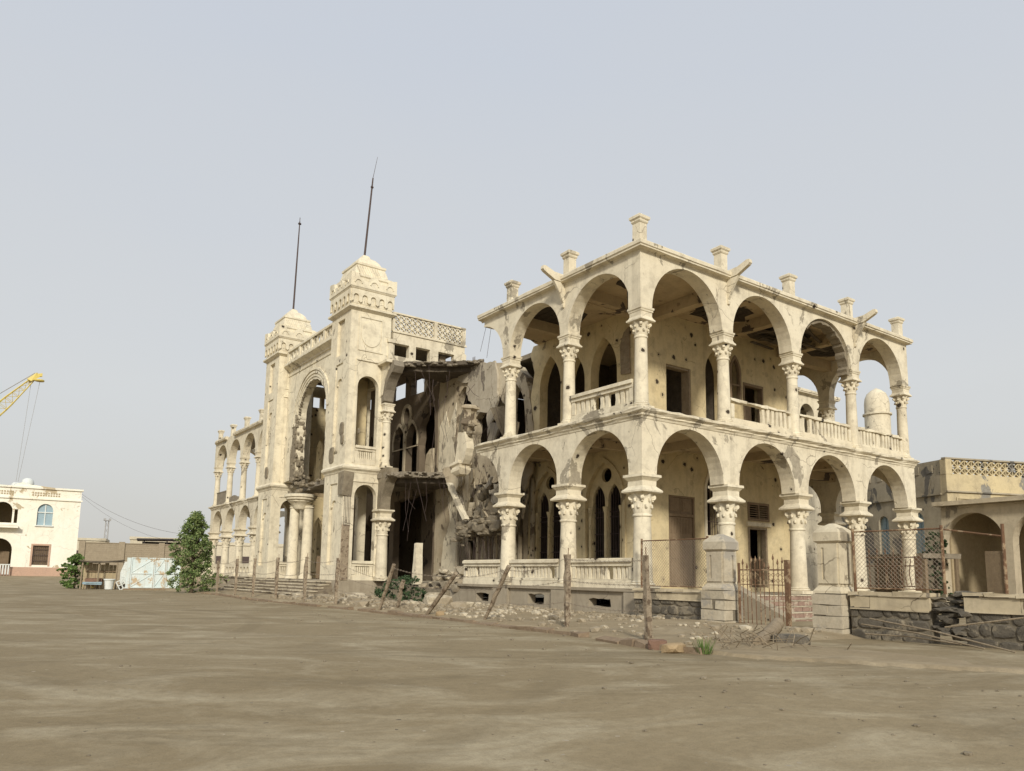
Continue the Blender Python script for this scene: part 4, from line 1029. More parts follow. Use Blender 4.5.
mb = MB(); mb.sweep([(XP, 25.99), (XP, 18.61)], [(-.02, 12.20), (.06, 12.22), (.08, 12.30), (.30, 12.44), (.34, 12.46), (.34, 12.56), (.30, 12.60), (-.02, 12.62)], .006)
mb.sweep([(XP, 25.99), (XP, 18.61)], [(-.0, 11.92), (.04, 11.93), (.05, 11.99), (-.0, 12.0)], .003)
pc = mb.build('cornice', M_TOWER, PAL)
mb = MB()
for k in range(5):
    y = 18.85 + k*1.72; mb.box((XP-.22, y-.11, 12.61), (XP+.02, y+.11, 13.38), None, .005)
mb.box((XP-.20, 18.62, 12.625), (XP-.02, 25.97, 12.74)); mb.box((XP-.24, 18.62, 13.24), (XP-.0, 25.97, 13.36), None, .01)
pb = mb.build('parapet', M_TOWER, PAL)
for k in range(4):
    y = 18.85 + k*1.72 + .86
    mb = MB(); mb.plate([rect(y-.74, 12.745, y+.74, 13.235)] + [[(cx+.17*cos(2*pi*i/12), 12.99+.17*sin(2*pi*i/12)) for i in range(12)] for cx in (y-.48, y, y+.48)], FY(XP), -.15, -.07); mb.build('parapet_panel', M_TOWER, pb)
# inner side wall of the central block, seen through the porch arch
wall('inner_wall', [rect(.13, 5.9, 3.0, 12.24), rect(.35, 11.0, .82, 11.65), rect(1.02, 10.95, 1.52, 11.62), rect(1.72, 10.95, 2.3, 11.62), pointed(1.62, .24, 6.2, 8.4, 9.1)], FX(28.2), .0, .3, M_INNER)
wall('inner_wall', [rect(.13, ZF, 3.0, 5.6), pointed(1.7, .35, 1.2, 3.4, 4.4)], FX(28.2), .0, .3, M_INNER)
# porch columns under the left jamb, with a heavy round capital
for (x, y) in ((-1.5, 23.35), (-1.0, 22.75)):
    mb = MB(); mb.lathe([(.34, 0), (.34, .12), (.27, .2), (.26, 2.0), (.24, 3.55), (.29, 3.6), (.24, 3.66), (.30, 3.74)], (x, y, ZF), 18, (lambda r, z, a: r*(1+.03*cos(10*a))) if x > -1 else None); mb.build('column', M_COLUMN, PAL, smooth=True)
mb = MB(); mb.lathe([(.27, 4.35), (.34, 4.44), (.36, 4.52), (.50, 4.66), (.60, 4.74), (.62, 4.80), (.74, 4.84), (.75, 4.94), (.82, 4.96), (.82, 5.08), (.70, 5.12)], (-1.35, 23.0, 0), 24, lambda r, z, a: r*(1+.07*abs(sin(6*a))*(4.4 < z < 4.76)))
mb.build('capital', M_COLUMN, PAL, smooth=True)
mb = MB()
for i in range(26): mb.rock((-1.2+rnd.uniform(-.3,.3), 23.6+rnd.uniform(-.7,.9), rnd.uniform(5.1, 6.2)), (.14,.18,.16), i, 1)
for i in range(16): mb.rock((-1.3+rnd.uniform(-.15,.2), 19.0+rnd.uniform(0,4.4), 5.62+rnd.uniform(-.1,.1)), (.18,.3,.10), i+40, 1)
tag(mb.build('exposed_masonry', M_MASON, PAL), kind='stuff')
mb = MB(); mb.box((-.5, 20.2, ZF), (-.44, 22.6, 2.0)); 
for i in range(9): mb.box((-.56, 20.3+i*.26, ZF+.05), (-.50, 20.38+i*.26, 1.95))
mb.build('gate_leaf', M_WOOD, PAL)
# wide front steps
mb = MB()
for k in range(6):
    x = -1.95-.30*(5-k)-.3; z1 = .80*(k+.85)/6; y0, y1 = 17.0-.10*(5-k), 28.8+.25*(5-k)
    mb.box((x+.05, y0+.04, -.2), (-1.6, y1-.04, z1-.05), None, .01)
fs = mb.build('front_steps', M_STEP, PAL)
for k in range(6):
    x = -1.95-.30*(5-k)-.3; z1 = .80*(k+.85)/6; y0, y1 = 17.0-.10*(5-k), 28.8+.25*(5-k); mb = MB(); y = y0
    while y < y1-.05:
        e = min(y1, y+rnd.uniform(.5, 1.6)); 
        mb.box((x+rnd.uniform(0,.05), y, z1-.052), (x+.42, e-.01, z1), None, .012)
        y = e
    mb.build('step_tread', M_TREAD, fs)

# ---- far wing, mirrored
mb = MB()
cyf = [WW-(k+.5)*BL for k in range(5)]
wall('arcade_wall', [arcade_poly(28.25, WW+.26, sorted(cyf), 1.26, ZC, .23, ZS)], FY(0), -.26, .26, M_CREAM)
cu = sorted(cyf); 
wall('arcade_wall', [arcade_poly(28.25, WW+.25, cu, 1.36, ZU, .10, ZR-.04)], FY(0), -.25, .25, M_CREAM)
for (r, zs, st, zt, pr) in ((1.45, ZC, .05, ZS, LOWC), (1.52, ZU, 0, ZR-.04, UPC)):
    wall('arcade_wall', [arcade_poly(.27, 2*B+.3, CX[:2], r, zs, st, zt)], FX(WW), -.25, .25, M_CREAM)
    for k in (1, 2): put_col(pr, k*B, WW, ZF if pr is LOWC else 5.90)
for k in range(5):
    put_col(LOWC, 0, WW-k*BL, ZF); put_col(UPC, 0, WW-k*BL, 5.90)
mb = MB(); mb.sweep([(2*B, WW+.2), (-.25, WW+.2), (-.25, 28.2)], LEDGE, .014); mb.build('ledge', M_CREAM, PAL)
mb = MB(); mb.sweep([(2*B, WW+.1), (-.24, WW+.1), (-.24, 41.3)], CORN, .01, .4); mb.sweep([(-.24, 39.4), (-.24, 28.2)], CORN, .01, .4); mb.build('cornice', M_CREAM, PAL)
for y in (WW, WW-BL, WW-2*BL, WW-3*BL, WW-4*BL): put_post(0, y, 10.82, .95)
slab([(.25, 28.3), (3, 28.3), (3, WW-.3), (.25, WW-.3)], 5.62, 5.87, M_CEIL, 'floor_slab')
slab(jag([(.26, 28.3), (2.2, 28.3), (2.4, 36.0), (1.6, 38.6), (2.0, 40.6), (2.4, WW-.3), (.26, WW-.3), (.26, 28.4)], .05, .5), 10.52, 10.72, M_CONC, 'roof_slab')
wall('inner_wall', [rect(28.3, ZF, 36.5, 10.5), pointed(31, .6, 6, 8, 9.2), pointed(34, .6, 6, 8, 9.2), pointed(31, .6, 1.5, 3.6, 4.8)], FY(3.0), 0, .35, M_INNER)
wall('plinth', plinth_left(28.25, WW+.3, [(42.4, 43.6, .05, .6), (39.0, 40.3, .05, .6), (36, 37, .05, .6)]), FY(0), -.2, .1, M_PLINTH)
slab([(-.28, 28.2), (2*B, 28.2), (2*B, WW+.28), (-.28, WW+.28)], ZF-.08, ZF-.003, M_PLINTH, 'floor_slab')
for k in (0, 1, 2):
    mb = MB(); a, b = WW-k*BL-.3, WW-(k+1)*BL+.3
    mb.plate([rect(b, ZF, a, ZF+.85)] + [[((a+b)/2+dx+.22*cos(2*pi*i/12), ZF+.42+.22*sin(2*pi*i/12)) for i in range(12)] for dx in (-.7, 0, .7)], FY(0), -.06, .06); mb.build('balustrade', M_CREAM, PAL)
mb = MB(); mb.box((-.07, WW-2.6, 5.93), (.07, WW-.3, 6.85), None, .02); mb.box((-.09, WW-2.7, 6.851), (.09, WW-.28, 6.93), None, .02); mb.build('balustrade', M_CONC, PAL)
mb = MB(); mb.plate([jag([(WW-BL-.3, 5.93), (WW-2*BL+.3, 5.93), (WW-2*BL+.4, 6.2), (WW-BL-1.2, 6.45), (WW-BL-.3, 6.35)], .04, .3)], FY(0), -.06, .06); mb.build('balustrade', M_CONC, PAL)

# ---- rear wing behind the near loggia
RY = 6.9
mb = MB()
mb.plate([arcade_poly(15.6, 20.9, [16.9, 18.45, 19.95], .60, 9.35, 0, 10.55)], FX(RY), -.2, .2)
mb.plate([rect(15.6, 0, 20.9, 7.0), [(16.2, .9), (17.5, .9), (17.5, 3.6)] + arc(16.85, 3.6, .65, 0, pi, 12)[1:-1] + [(16.2, 3.6)]], FX(RY), -.2, .2); mb.box((15.7, RY+1.5, .5), (19, RY+1.6, 5.4)); mb.box((20.6, RY+.2, 0), (20.9, RY+7, 10.5))
for x in (15.7, 17.68, 19.2, 20.75): mb.box((x-.13, RY-.13, 7.0), (x+.13, RY+.13, 9.35))
mb.build('rear_wing_wall', M_CREAM, PAL)
mb = MB(); mb.sweep([(15.6, RY-.2), (20.92, RY-.2), (20.92, RY+7)], [(q[0], q[1]-.2) for q in CORN], .006, .5); mb.build('cornice', M_CREAM, PAL)
o = copy_tree(SP, PAL); o.location = (16.3, RY-.18, -.2)
mb = MB(); mb.box((15.6, RY+3.2, 5.5), (19.4, RY+3.4, 10.4)); mb.box((15.6, RY+.21, 10.2), (20.6, RY+3.19, 10.4)); mb.build('inner_wall', M_SHADE, PAL)

# ================================================================== the perimeter: pillars, gate, walls, fences
FXP = -.60
def pillar(y, hb, label, lean=0, w=.275):
    root = empty('gate_pillar', (FXP, y, 0)); tag(root, label, 'gate pillar', 'stone pillars of the side gate')
    z = -.06; i = 0
    for hh in (.24, .24, .23, .23):
        mb = MB(); n = 2
        o = .012*(i % 2)
        for q in range(2):
            cut = rnd.uniform(-.12, .12)
            if i % 2 == 0: a, b = ((-w-.07, -w-.07), (w+.07, cut-.012)) if q == 0 else ((-w-.07, cut+.012), (w+.07, w+.07))
            else: a, b = ((-w-.07, -w-.07), (cut-.012, w+.07)) if q == 0 else ((cut+.012, -w-.07), (w+.07, w+.07))
            mb.box((a[0], a[1], z+.008), (b[0], b[1], z+hh-.010), None, .016)
        mb.build('stone_course', M_ASHLAR, root); z += hh; i += 1
    mb = MB(); mb.box((-w-.05, -w-.05, -.1), (w+.05, w+.05, z-.012)); mb.build('mortar_core', M_MORTAR, root)
    mb = MB(); mb.sq([(w+.055, z), (w+.05, z+.05), (w-.02, z+.13), (w-.035, z+.15), (w-.035, hb-.34)], j=.01)
    for (fr, s) in ((FX(-w+.04), 1), (FY(-w+.04), 1)):
        mb.plate([rect(-.22, z+.20, .22, hb-.36), rect(.07, z+.28, .13, hb-.44)], fr, -.03, -.001)
    mb.build('pillar_shaft', M_ASHLAR if hb < 2.2 else M_PILLAR, root)
    mb = MB(); mb.sq([(w-.02, hb-.34), (w+.025, hb-.30), (w+.025, hb-.12), (w-.02, hb-.06), (w-.10, hb), (.05, hb+.07)], j=.01); mb.build('pillar_cap', M_ASHLAR if hb < 2.2 else M_PILLAR, root)
    return root
pillar(-3.20, 2.14, 'grey stained gate pillar with a long crack, left of the rusty iron gate')
pillar(-6.15, 2.26, 'cream gate pillar on pale stone blocks, right of the open gateway', 0, .265)
# iron gate, one leaf still hung on the left pillar
G = empty('iron_gate', (FXP, -3.62, 0)); tag(G, 'rusty iron gate leaf with pointed bars standing between the two stone pillars', 'gate')
gy0, gy1 = -.10, -1.36
mb = MB(); mb.box((-.035, gy1-.09, -.1), (.045, gy1+.02, 1.58), None, .006); mb.build('gate_post', M_RUST, G)
mb = MB(); mb.box((-.025, gy0-.02, -.12), (.025, gy0+.02, 1.52)); mb.build('hinge_post', M_RUST, G)
for zz in (-.06, .12, 1.02, 1.36):
    mb = MB(); mb.box((-.018, gy1, zz-.014+rnd.uniform(-.01,.01)), (.018, gy0, zz+.014)); mb.build('gate_rail', M_RUST, G)
for i in range(10):
    y = gy0 - .11 - i*.118; top = 1.46 + rnd.uniform(-.08, .14) + (.08 if i in (2, 3) else 0)
    mb = MB(); mb.tube([(0, y, -.08), (rnd.uniform(-.02,.02), y+rnd.uniform(-.015,.015), top)], .011, 6); mb.lathe([(.012, 0), (.026, .04), (.004, .14)], (0, y, top-.01), 6)
    for zz in (1.12, 1.25):
        mb.tube([(0, y-.05, zz), (0, y, zz+.05), (0, y+.05, zz)], .006, 4); mb.tube([(0, y-.05, zz), (0, y, zz-.05), (0, y+.05, zz)], .006, 4)
    mb.build('gate_bar', M_RUST, G)
# pink brick steps rising from the gateway to the loggia
mb = MB(); m2 = MB()
for k in range(5):
    z1 = ZFR - .02 - k*.155; y0 = -.42 - k*.36
    m2.box((3.6, y0-.36, z1-.022), (7.4, -.30, z1), None, .004)
    x = 3.6
    while x < 7.39:
        L = rnd.uniform(.20, .27); mb.box((x, y0-.345+rnd.uniform(-.008,.008), z1-.15), (min(7.4, x+L-.014), -.30, z1-.024), None, .006); x += L
ST = mb.build('brick_steps', M_PINK); tag(ST, 'flight of worn pink brick steps climbing to the loggia behind the gate', 'steps'); m2.build('step_tread', M_TREAD, ST)
mb = MB(); mb.plate([[(-.32, -.1), (-.32, .95), (-.55, .95), (-2.3, .12), (-2.3, -.1)]], FY(3.3), -.12, .28); tag(mb.build('step_wall', M_PLINTH), 'sloping rendered cheek wall beside the pink brick steps', 'wall')

def stone_wall(y0, y1, label, cz=.95, broken=False, bd=.34):
    root = empty('stone_wall', (FXP, (y0+y1)/2, 0)); tag(root, label, 'wall', 'low basalt walls along the yard')
    L = y1-y0; h = L/2
    mb = MB(); mb.box((-.13, -h, -.2), (.15, h, cz-bd-.02), None, .0); mb.build('mortar_bed', M_MORTAR, root)
    mb = MB(); z = -.05; k = 0
    while z < cz-bd-.08:
        hh = rnd.uniform(.20, .27); y = -h + rnd.uniform(0, .1)
        while y < h-.1:
            w = rnd.uniform(.16, .52); w = min(w, h-y)
            mb.rock((-.115, y+w/2, z+hh/2+rnd.uniform(-.02,.02)), (.065, w*.64, hh*rnd.uniform(.62,.74)), rnd.randint(0, 999), 2); y += w + .012
        z += hh + .01
    st = mb.build('basalt_stones', M_BASALT, root)
    mb = MB()
    y = -h
    while y < h-.01:
        e = min(h, y+rnd.uniform(.7, 1.4))
        if not (broken and y > h-1.1):
            mb.box((-.17, y, cz-bd), (.17, e-.008, cz-.105), None, .01)
        y = e
    mb.build('wall_render', M_BAND, root)
    mb = MB(); y = -h
    while y < h-.01:
        e = min(h, y+rnd.uniform(.3, .9))
        mb.box((-.22, y, cz-.085), (.22, e-.004, cz+rnd.uniform(-.02,.0)), None, .018); y = e
    mb.build('coping', M_BAND, root)
    if True:
        mb = MB(); mb.box((-.20, -h+.02, cz-bd-.03), (.0, h-.02, cz-bd-.002), None, .006); mb.build('string_course', M_BAND, root)
    return root
stone_wall(-2.82, -.42, 'short dark basalt wall with cream coping between the palace corner and the grey pillar', .88, False, .26)
stone_wall(-8.15, -6.56, 'dark basalt wall with cracked cream coping right of the cream gate pillar', .95)
stone_wall(-14.5, -8.75, 'collapsing basalt wall running out of the picture at the far right', .98)
mb = MB()
for i in range(30): mb.rock((FXP+rnd.uniform(-.2,.12), -8.45+rnd.uniform(-.32,.32), rnd.uniform(.1, .95)), (rnd.uniform(.12,.26), rnd.uniform(.12,.30), rnd.uniform(.04,.10)), i+60, 1)
tag(mb.build('broken_masonry', M_BASALT), 'heap of split stone slabs where the basalt wall has burst open', 'rubble')

def chain_fence(y0, y1, z0, z1, label, frame=True, mesh=True, sag=0, ends=(-1, 1)):
    root = empty('wire_fence', (FXP, (y0+y1)/2, 0)); tag(root, label, 'fence', 'wire fence panels on the low walls')
    h = (y1-y0)/2
    for s in ends:
        mb = MB(); mb.tube([(0, s*h, z0-.05), (rnd.uniform(-.02,.02), s*h, z1+.06)], .03, 8); mb.build('fence_pole', M_RUST, root)
    mb = MB(); mb.tube([(0, -h, z1-sag), (0, h, z1)], .018, 6); mb.build('fence_rail', M_RUST, root)
    if mesh:
        mb = MB(); mb.tube([(0, -h, z0+.03), (0, h, z0+.03)], .014, 6); mb.build('fence_rail', M_RUST, root)
        mb = MB(); p = .085; H = z1-z0-.03; W = 2*h; n = int((W+H)/p)+1
        for i in range(n):
            c = i*p
            for sgn in (1, -1):
                a = max(0, c-H); b = min(W, c)
                if b-a < .02: continue
                pts = [(a, c-a), (b, c-b)]
                if sgn < 0: pts = [(W-q[0], q[1]) for q in pts]
                mb.tube([(sgn*.004, -h+q[0], z0+.03+q[1]) for q in pts], .0042, 3)
        mb.build('wire_mesh', M_WIRE, root)
    return root
chain_fence(-2.80, -.55, .90, 2.12, 'rusty chain link panel in front of the closed brown door')
chain_fence(-8.36, -6.60, .97, 2.14, 'rusty chain link panel right of the cream gate pillar')
chain_fence(-9.40, -8.40, .99, 2.12, 'bare rusty fence frame without mesh, on the burst wall at the right', mesh=False, sag=.16, ends=(-1,))
mb = MB()
for i in range(5):
    y = -6.75-i*.17; mb.tube([(.05, y, .97), (.05, y, 1.72)], .011, 5); mb.lathe([(.012, 0), (.024, .04), (.004, .12)], (.05, y, 1.7), 6)
for z in (1.05, 1.45, 1.62): mb.tube([(.05, -6.68, z), (.05, -7.75, z)], .012, 5)
mb.box((.02, -7.8, .97), (.08, -7.68, 1.64)); 
for i in range(6): mb.tube([(.05, -7.15-.09*i, 1.05), (.05, -7.11-.09*i, 1.3), (.05, -7.15-.09*i, 1.58)], .01, 5)
o = mb.build('iron_railing', M_RUST); o.location = (FXP+.25, 0, 0); tag(o, 'second rusty gate leaf leaning behind the chain link panel', 'gate')

# ================================================================== fence posts with barbed wire along the kerb
PX = -5.0
postspec = [(-5.9, 1.52, 0, 'pitted concrete fence post standing alone in front of the palace corner'),
            (-2.75, 1.60, 0, 'weathered concrete fence post in front of the second left loggia bay'),
            (9.45, 1.65, 0, 'dark upright concrete fence post right of the front steps'),
            (12.3, 1.72, 0, 'thin concrete fence post before the right end of the front steps'),
            (15.3, 1.72, 0, 'pale concrete fence post before the middle of the front steps'),
            (18.2, 1.72, 0, 'concrete fence post before the left end of the front steps'),
            (20.9, 1.72, 0, 'concrete fence post under the second far arch left of the steps'),
            (23.8, 1.65, 0, 'concrete fence post next to the dark green tree')]
tops = []
for (y, h, _, lab) in postspec:
    root = empty('fence_post', (PX + rnd.uniform(-.03,.03) + (-.85 if y < -5 else 0), y, 0)); tag(root, lab, 'fence post', 'concrete posts of the broken wire fence')
    mb = MB(); n = 7
    mb.sq([((.030 + .021*min(1, i/4))*rnd.uniform(.85, 1.18), -.15 + (h+.15)*i/11) for i in range(12)], j=.014)
    mb.build('post_shaft', M_POST, root)
    mb = MB(); mb.tube([(.03, .02, h-.05), (.04, .03, h+.14)], .009, 5); mb.build('bare_rod', M_RUST, root)
    root.rotation_euler = (radians(rnd.uniform(-1.5, 1.5)), radians(rnd.uniform(-1.5, 1.5)), radians(rnd.uniform(-12, 12)))
    tops.append(V((root.location.x, y, h)))
for (b, t, lab, r) in (((-5.0, .48, -.05), (-5.0, -.58, 1.36), 'slanting broken concrete post before the third left balustrade', .056),
                    ((-5.0, 3.35, -.05), (-5.0, 1.76, 1.18), 'strongly tilted concrete post in front of the debris heap', .066),
                    ((-5.0, 6.15, -.02), (-5.0, 5.25, 1.42), 'tilted concrete post in front of the near tower column', .058),
                    ((-4.3, 6.3, .05), (-4.3, 5.95, .95), 'short tilted post stub beside the green bush', .07)):
    mb = MB(); B0, T0 = V(b), V(t); d = T0-B0
    mb.tube([B0 + d*q + V((rnd.uniform(-.012,.012), rnd.uniform(-.012,.012), 0)) for q in (0, .12, .25, .38, .5, .62, .75, .88, 1)], [r*(.6+.4*min(1, _/3))*rnd.uniform(.85, 1.12) for _ in range(9)], 5)
    o = mb.build('fence_post', M_POST); tag(o, lab, 'fence post', 'concrete posts of the broken wire fence')
    tops.append(V(t))
tops.sort(key=lambda p: p.y)
def strand(a, b, sag, label):
    mb = MB(); pts = []
    n = 14
    for i in range(n+1):
        t = i/n; p = a.lerp(b, t); p.z -= sag*4*t*(1-t); pts.append(p)
    mb.tube(pts, .0045, 4)
    for i in range(1, int((b-a).length/.18)):
        t = i*.18/(b-a).length; p = a.lerp(b, t); p.z -= sag*4*t*(1-t)
        mb.tube([p + V((-.02,.01,.025)), p + V((.02,-.01,-.025))], .0035, 3); mb.tube([p + V((.02,.0,.025)), p + V((-.02,.01,-.02))], .0035, 3)
    tag(mb.build('barbed_wire', M_WIRE), label, 'wire', 'barbed wire strands on the posts')
for i in range(len(tops)-1):
    a, b = tops[i], tops[i+1]
    for q, (f, nm) in enumerate(((.94, 'top'), (.66, 'middle'), (.38, 'lowest'))):
        if rnd.random() < .12: continue
        if abs(b.y-a.y) < .6: continue
        aa = V((a.x-.09, a.y, a.z*f)); bb = V((b.x-.09, b.y, b.z*f))
        where = 'at the bare palace corner' if a.y < -3 else 'before the left loggia' if a.y < 1 else 'before the collapsed bay' if a.y < 9 else 'before the front steps' if a.y < 18 else 'near the dark tree'
        strand(aa, bb, rnd.uniform(.02, .14), '%s barbed wire strand %s, %s' % (nm, where, ('left of the lone post','left of the second post','past the slanting post','between the tilted posts','past the tilted posts','right of the steps','beside the steps','across the steps','across the left steps','past the steps','beside the tree')[min(i,10)]))

# ================================================================== loose things on the ground
def single_rock(c, s, mat, label, name='boulder', cat='stone', sub=2, group=None, seed=None):
    mb = MB(); mb.rock((0,0,0), s, seed if seed is not None else rnd.randint(0, 999), sub); o = mb.build(name, mat); o.location = c; o.rotation_euler = (0,0,rnd.uniform(0,6)); tag(o, label, cat, group); return o
single_rock((-3.85, -7.25, .10), (.42, .30, .17), M_BASALT, 'dark flat boulder lying beside the fallen log')
single_rock((-6.35, -6.95, .06), (.30, .16, .11), M_OCHRE, 'orange ochre stone block lying on the road edge', 'stone_block', seed=3)
single_rock((-6.22, -6.45, .06), (.2, .17, .13), M_RED, 'broken red brick at the foot of the lone fence post', 'brick', 'brick', 2, None, 7)
single_rock((-4.9, 2.6, .10), (.2, .17, .12), M_OCHRE, 'small ochre lump on the debris before the third balustrade', 'stone_block', seed=5)
mb = MB(); mb.tube([(-4.75, -7.30, .10), (-4.2, -7.0, .15), (-3.3, -6.55, .24), (-2.8, -6.3, .32)], [.10, .11, .12, .115], 10); LG = mb.build('fallen_log', M_OLDWOOD, smooth=True); tag(LG, 'short pale log lying on the sand in front of the iron gate', 'log')
mb = MB()
for i in range(60):
    a = V((-4.75+rnd.gauss(0,.35), -7.2+rnd.gauss(0,.45), .04)); b = a + V((rnd.uniform(-.5,.5), rnd.uniform(-.6,.6), rnd.uniform(.05, .35)))
    mb.tube([a, (a+b)/2+V((rnd.uniform(-.1,.1), rnd.uniform(-.1,.1), .05)), b], .007, 3)
tag(mb.build('dry_brush', M_OLDWOOD), 'tangle of dry twigs around the end of the fallen log', 'twigs')
for (c, s, lab) in (((-2.0, 14.4, .15), (.55,.5,.3), 'white plaster lump below the near tower balustrade'), ((-2.3, 13.6, .12), (.4,.45,.26), 'pale plaster lump beside the white one below the near tower'),
                    ((-2.2, 7.4, .22), (.5,.6,.34), 'large grey masonry block behind the strongly tilted post'), ((-1.4, 8.8, .24), (.55,.55,.4), 'rounded grey masonry block near the green bush'),
                    ((-2.6, 5.3, .15), (.4,.5,.25), 'brown masonry block below the broken balustrade end')):
    single_rock(c, s, M_RUBBLE, lab, 'masonry_block', 'rubble', 2, 'larger blocks of the debris strip')
mb = MB()
for i in range(2600):
    y = rnd.uniform(-2.2, 17.5) if i < 2200 else rnd.uniform(-7, 0)
    x = rnd.uniform(-4.9, -.35) if i < 2200 else rnd.uniform(-6, -1)
    dens = 1.0 if 1.5 < y < 16 else .35
    if rnd.random() > dens: continue
    s = abs(rnd.gauss(0, .045)) + .014
    if y > 8 and rnd.random() < .10: s *= 2.2
    mb.rock((x, y, pz(x, y) + s*.25), (s*1.2, s*1.2, s*.75), i, 1)
tag(mb.build('rubble', M_RUBBLE), 'strip of pale broken rubble strewn before the loggia and collapsed bay', 'rubble', kind='stuff')
mb = MB()
for i in range(300):
    y = rnd.uniform(-13, 22); x = KX(max(y,-8)) - abs(rnd.gauss(0, 2.4)); s = abs(rnd.gauss(0, .012)) + .006
    mb.rock((x, y, gz(x, y) + s*.3), (s*1.3, s*1.3, s*.8), i, 1)
for i in range(200):
    x = rnd.uniform(-15, -7); y = rnd.uniform(-13, -2); s = abs(rnd.gauss(0, .006)) + .003
    mb.rock((x, y, gz(x, y) + s*.3), (s*1.3, s*1.3, s*.8), i, 1)
tag(mb.build('pebbles', M_MASON), 'scattered pebbles on the dusty road', 'pebbles', kind='stuff')
mb = MB()
for (a, b) in (((-1.6, -9.4, .06), (-.95, -6.9, .30)), ((-1.7, -9.9, .05), (-1.0, -7.1, .42)), ((-1.3, -8.9, .08), (-1.0, -7.0, .12)), ((-1.0, -12, .9), (-1.2, -8.6, .35))):
    mb.tube([a, ((a[0]+b[0])/2, (a[1]+b[1])/2, (a[2]+b[2])/2+.04), b], .016, 6)
tag(mb.build('bent_pipe', M_OLDWOOD), 'bent brown rods leaning on the basalt wall right of the gate', 'rods')

# leaves
def leaves(mb, c, n, rad, s, seed, squash=1.0):
    r = random.Random(seed)
    for i in range(n):
        d = V((r.gauss(0,1), r.gauss(0,1), r.gauss(0,1))).normalized() * (r.random()**.45)
        p = V(c) + V((d.x*rad[0], d.y*rad[1], d.z*rad[2]))
        u = V((r.gauss(0,1), r.gauss(0,1), r.gauss(0,.7))).normalized(); w = u.cross(V((r.gauss(0,1), r.gauss(0,1), r.gauss(0,1)))).normalized()
        L = s*r.uniform(.6, 1.4); q = L*.34
        mb.add([p - u*L*.5, p + w*q, p + u*L*.5, p - w*q], [(0,1,2,3)])
def plant_tree(name, loc, H, R, n, ls, mat, label, cat, shape, seed, group=None):
    root = empty(name, loc); tag(root, label, cat, group); r = random.Random(seed)
    mb = MB(); mb.tube([(0,0,-.1), (.03,.02,H*.25), (-.04,.05,H*.55), (0,0,H*.92)], [H*.028, H*.022, H*.014, H*.003], 8)
    for i in range(16):
        a = r.uniform(0, 2*pi); z = H*r.uniform(.12, .8); L = R*shape(z/H)*r.uniform(.5, .95)
        mb.tube([(0,0,z*.85), (cos(a)*L*.5, sin(a)*L*.5, z+.06*H), (cos(a)*L, sin(a)*L, z+.10*H)], [H*.010, H*.006, H*.002], 5)
    mb.build('trunk', M_BARK, root, smooth=True)
    mb = MB(); k = 0
    for i in range(n):
        t = r.random()**.9; z = H*(.02 + .96*t); a = r.uniform(0, 2*pi); rr = R*shape(t)*(r.random()**.4)
        bump = 1 + .7*noise.noise(V((cos(a)*1.7, sin(a)*1.7, z*1.3 + seed)))
        c = (cos(a)*rr*bump, sin(a)*rr*bump, z)
        cs = R*r.uniform(.07, .17); leaves(mb, c, 26, (cs, cs, cs*.8), ls, seed*1000+i)
    mb.build('crown', mat, root)
    return root
cone = lambda t: max(.04, (1-t)**.62 * min(1, .72 + t*1.6) * (1 + .16*sin(t*15)))
plant_tree('tree', (-5.35, 27.4, 0), 4.25, 1.55, 470, .105, M_LEAF, 'dense dark green cone shaped tree beside the white metal gate', 'tree', cone, 3)
oval = lambda t: max(.25, sqrt(max(0, 1-(2*t-.7)**2*.62)))
plant_tree('shrub', (-9.6, 37.2, .05), 2.0, .80, 260, .10, M_LEAF2, 'small round green shrub in front of the white building', 'shrub', oval, 8)
plant_tree('bush', (-1.9, 10.3, .1), .95, 1.0, 90, .09, M_LEAF3, 'low dusty green bush growing from the debris at the collapsed bay', 'bush', oval, 12)
mb = MB()
for i in range(120):
    a = rnd.uniform(0, 6.28); r0 = rnd.random()*.12; L = rnd.uniform(.1, .28); c = V((cos(a)*r0, sin(a)*r0, 0)); t = c + V((cos(a)*L*.45, sin(a)*L*.45, L)); w = V((-sin(a), cos(a), 0))*.008
    mb.add([c-w, c+w, t], [(0,1,2)])
o = mb.build('weed', M_LEAF2); o.location = (-6.15, -7.35, .0); tag(o, 'small tuft of green weed at the road edge right of the lone post', 'weed')

# ================================================================== scrap yard on the left
CT = empty('metal_gate', (-5.92, 33.6, 0), rz=atan2(-.49, 2.56)); tag(CT, 'white painted sheet metal double gate with rust stains beside the dark tree', 'gate')
for (a, b) in ((-1.30, -.10), (-.08, .52), (.54, 1.34)):
    mb = MB(); mb.box((a, -.03, .10), (b, .03, 1.86)); p = mb.build('gate_panel', M_CONT, CT)
    mb = MB()
    for z in (.12, .92, 1.80): mb.box((a+.01, -.07, z), (b-.01, -.031, z+.06))
    for x in (a+.002, b-.062): mb.box((x, -.075, .10), (x+.06, -.032, 1.868))
    mb.tube([(a+.08, -.045, .2), (b-.08, -.045, .9)], .018, 4); mb.tube([(a+.08, -.045, 1.0), (b-.08, -.045, 1.75)], .018, 4)
    mb.build('panel_frame', M_CONT, p)
mb = MB(); mb.box((-1.52, -.06, 0), (-1.32, .5, 1.84), None, .01); mb.build('side_panel', M_CONT, CT)
mb = MB(); mb.box((-1.6, -.35, -.05), (1.5, .3, .10), None, .03); tag(mb.build('sill_slab', M_KERB), None); 
o = bpy.data.objects['sill_slab']; o.parent = CT
SH = empty('lean_to_shed', (-8.55, 35.4, 0), rz=-.19); tag(SH, 'open rickety shed of poles and reddish boards under a bent flat roof', 'shed')
for x in (-.95, -.1, .85):
    mb = MB(); mb.tube([(x, 0, -.1), (x+.03, 0, 1.55)], .05, 6); mb.build('pole', M_OLDWOOD, SH)
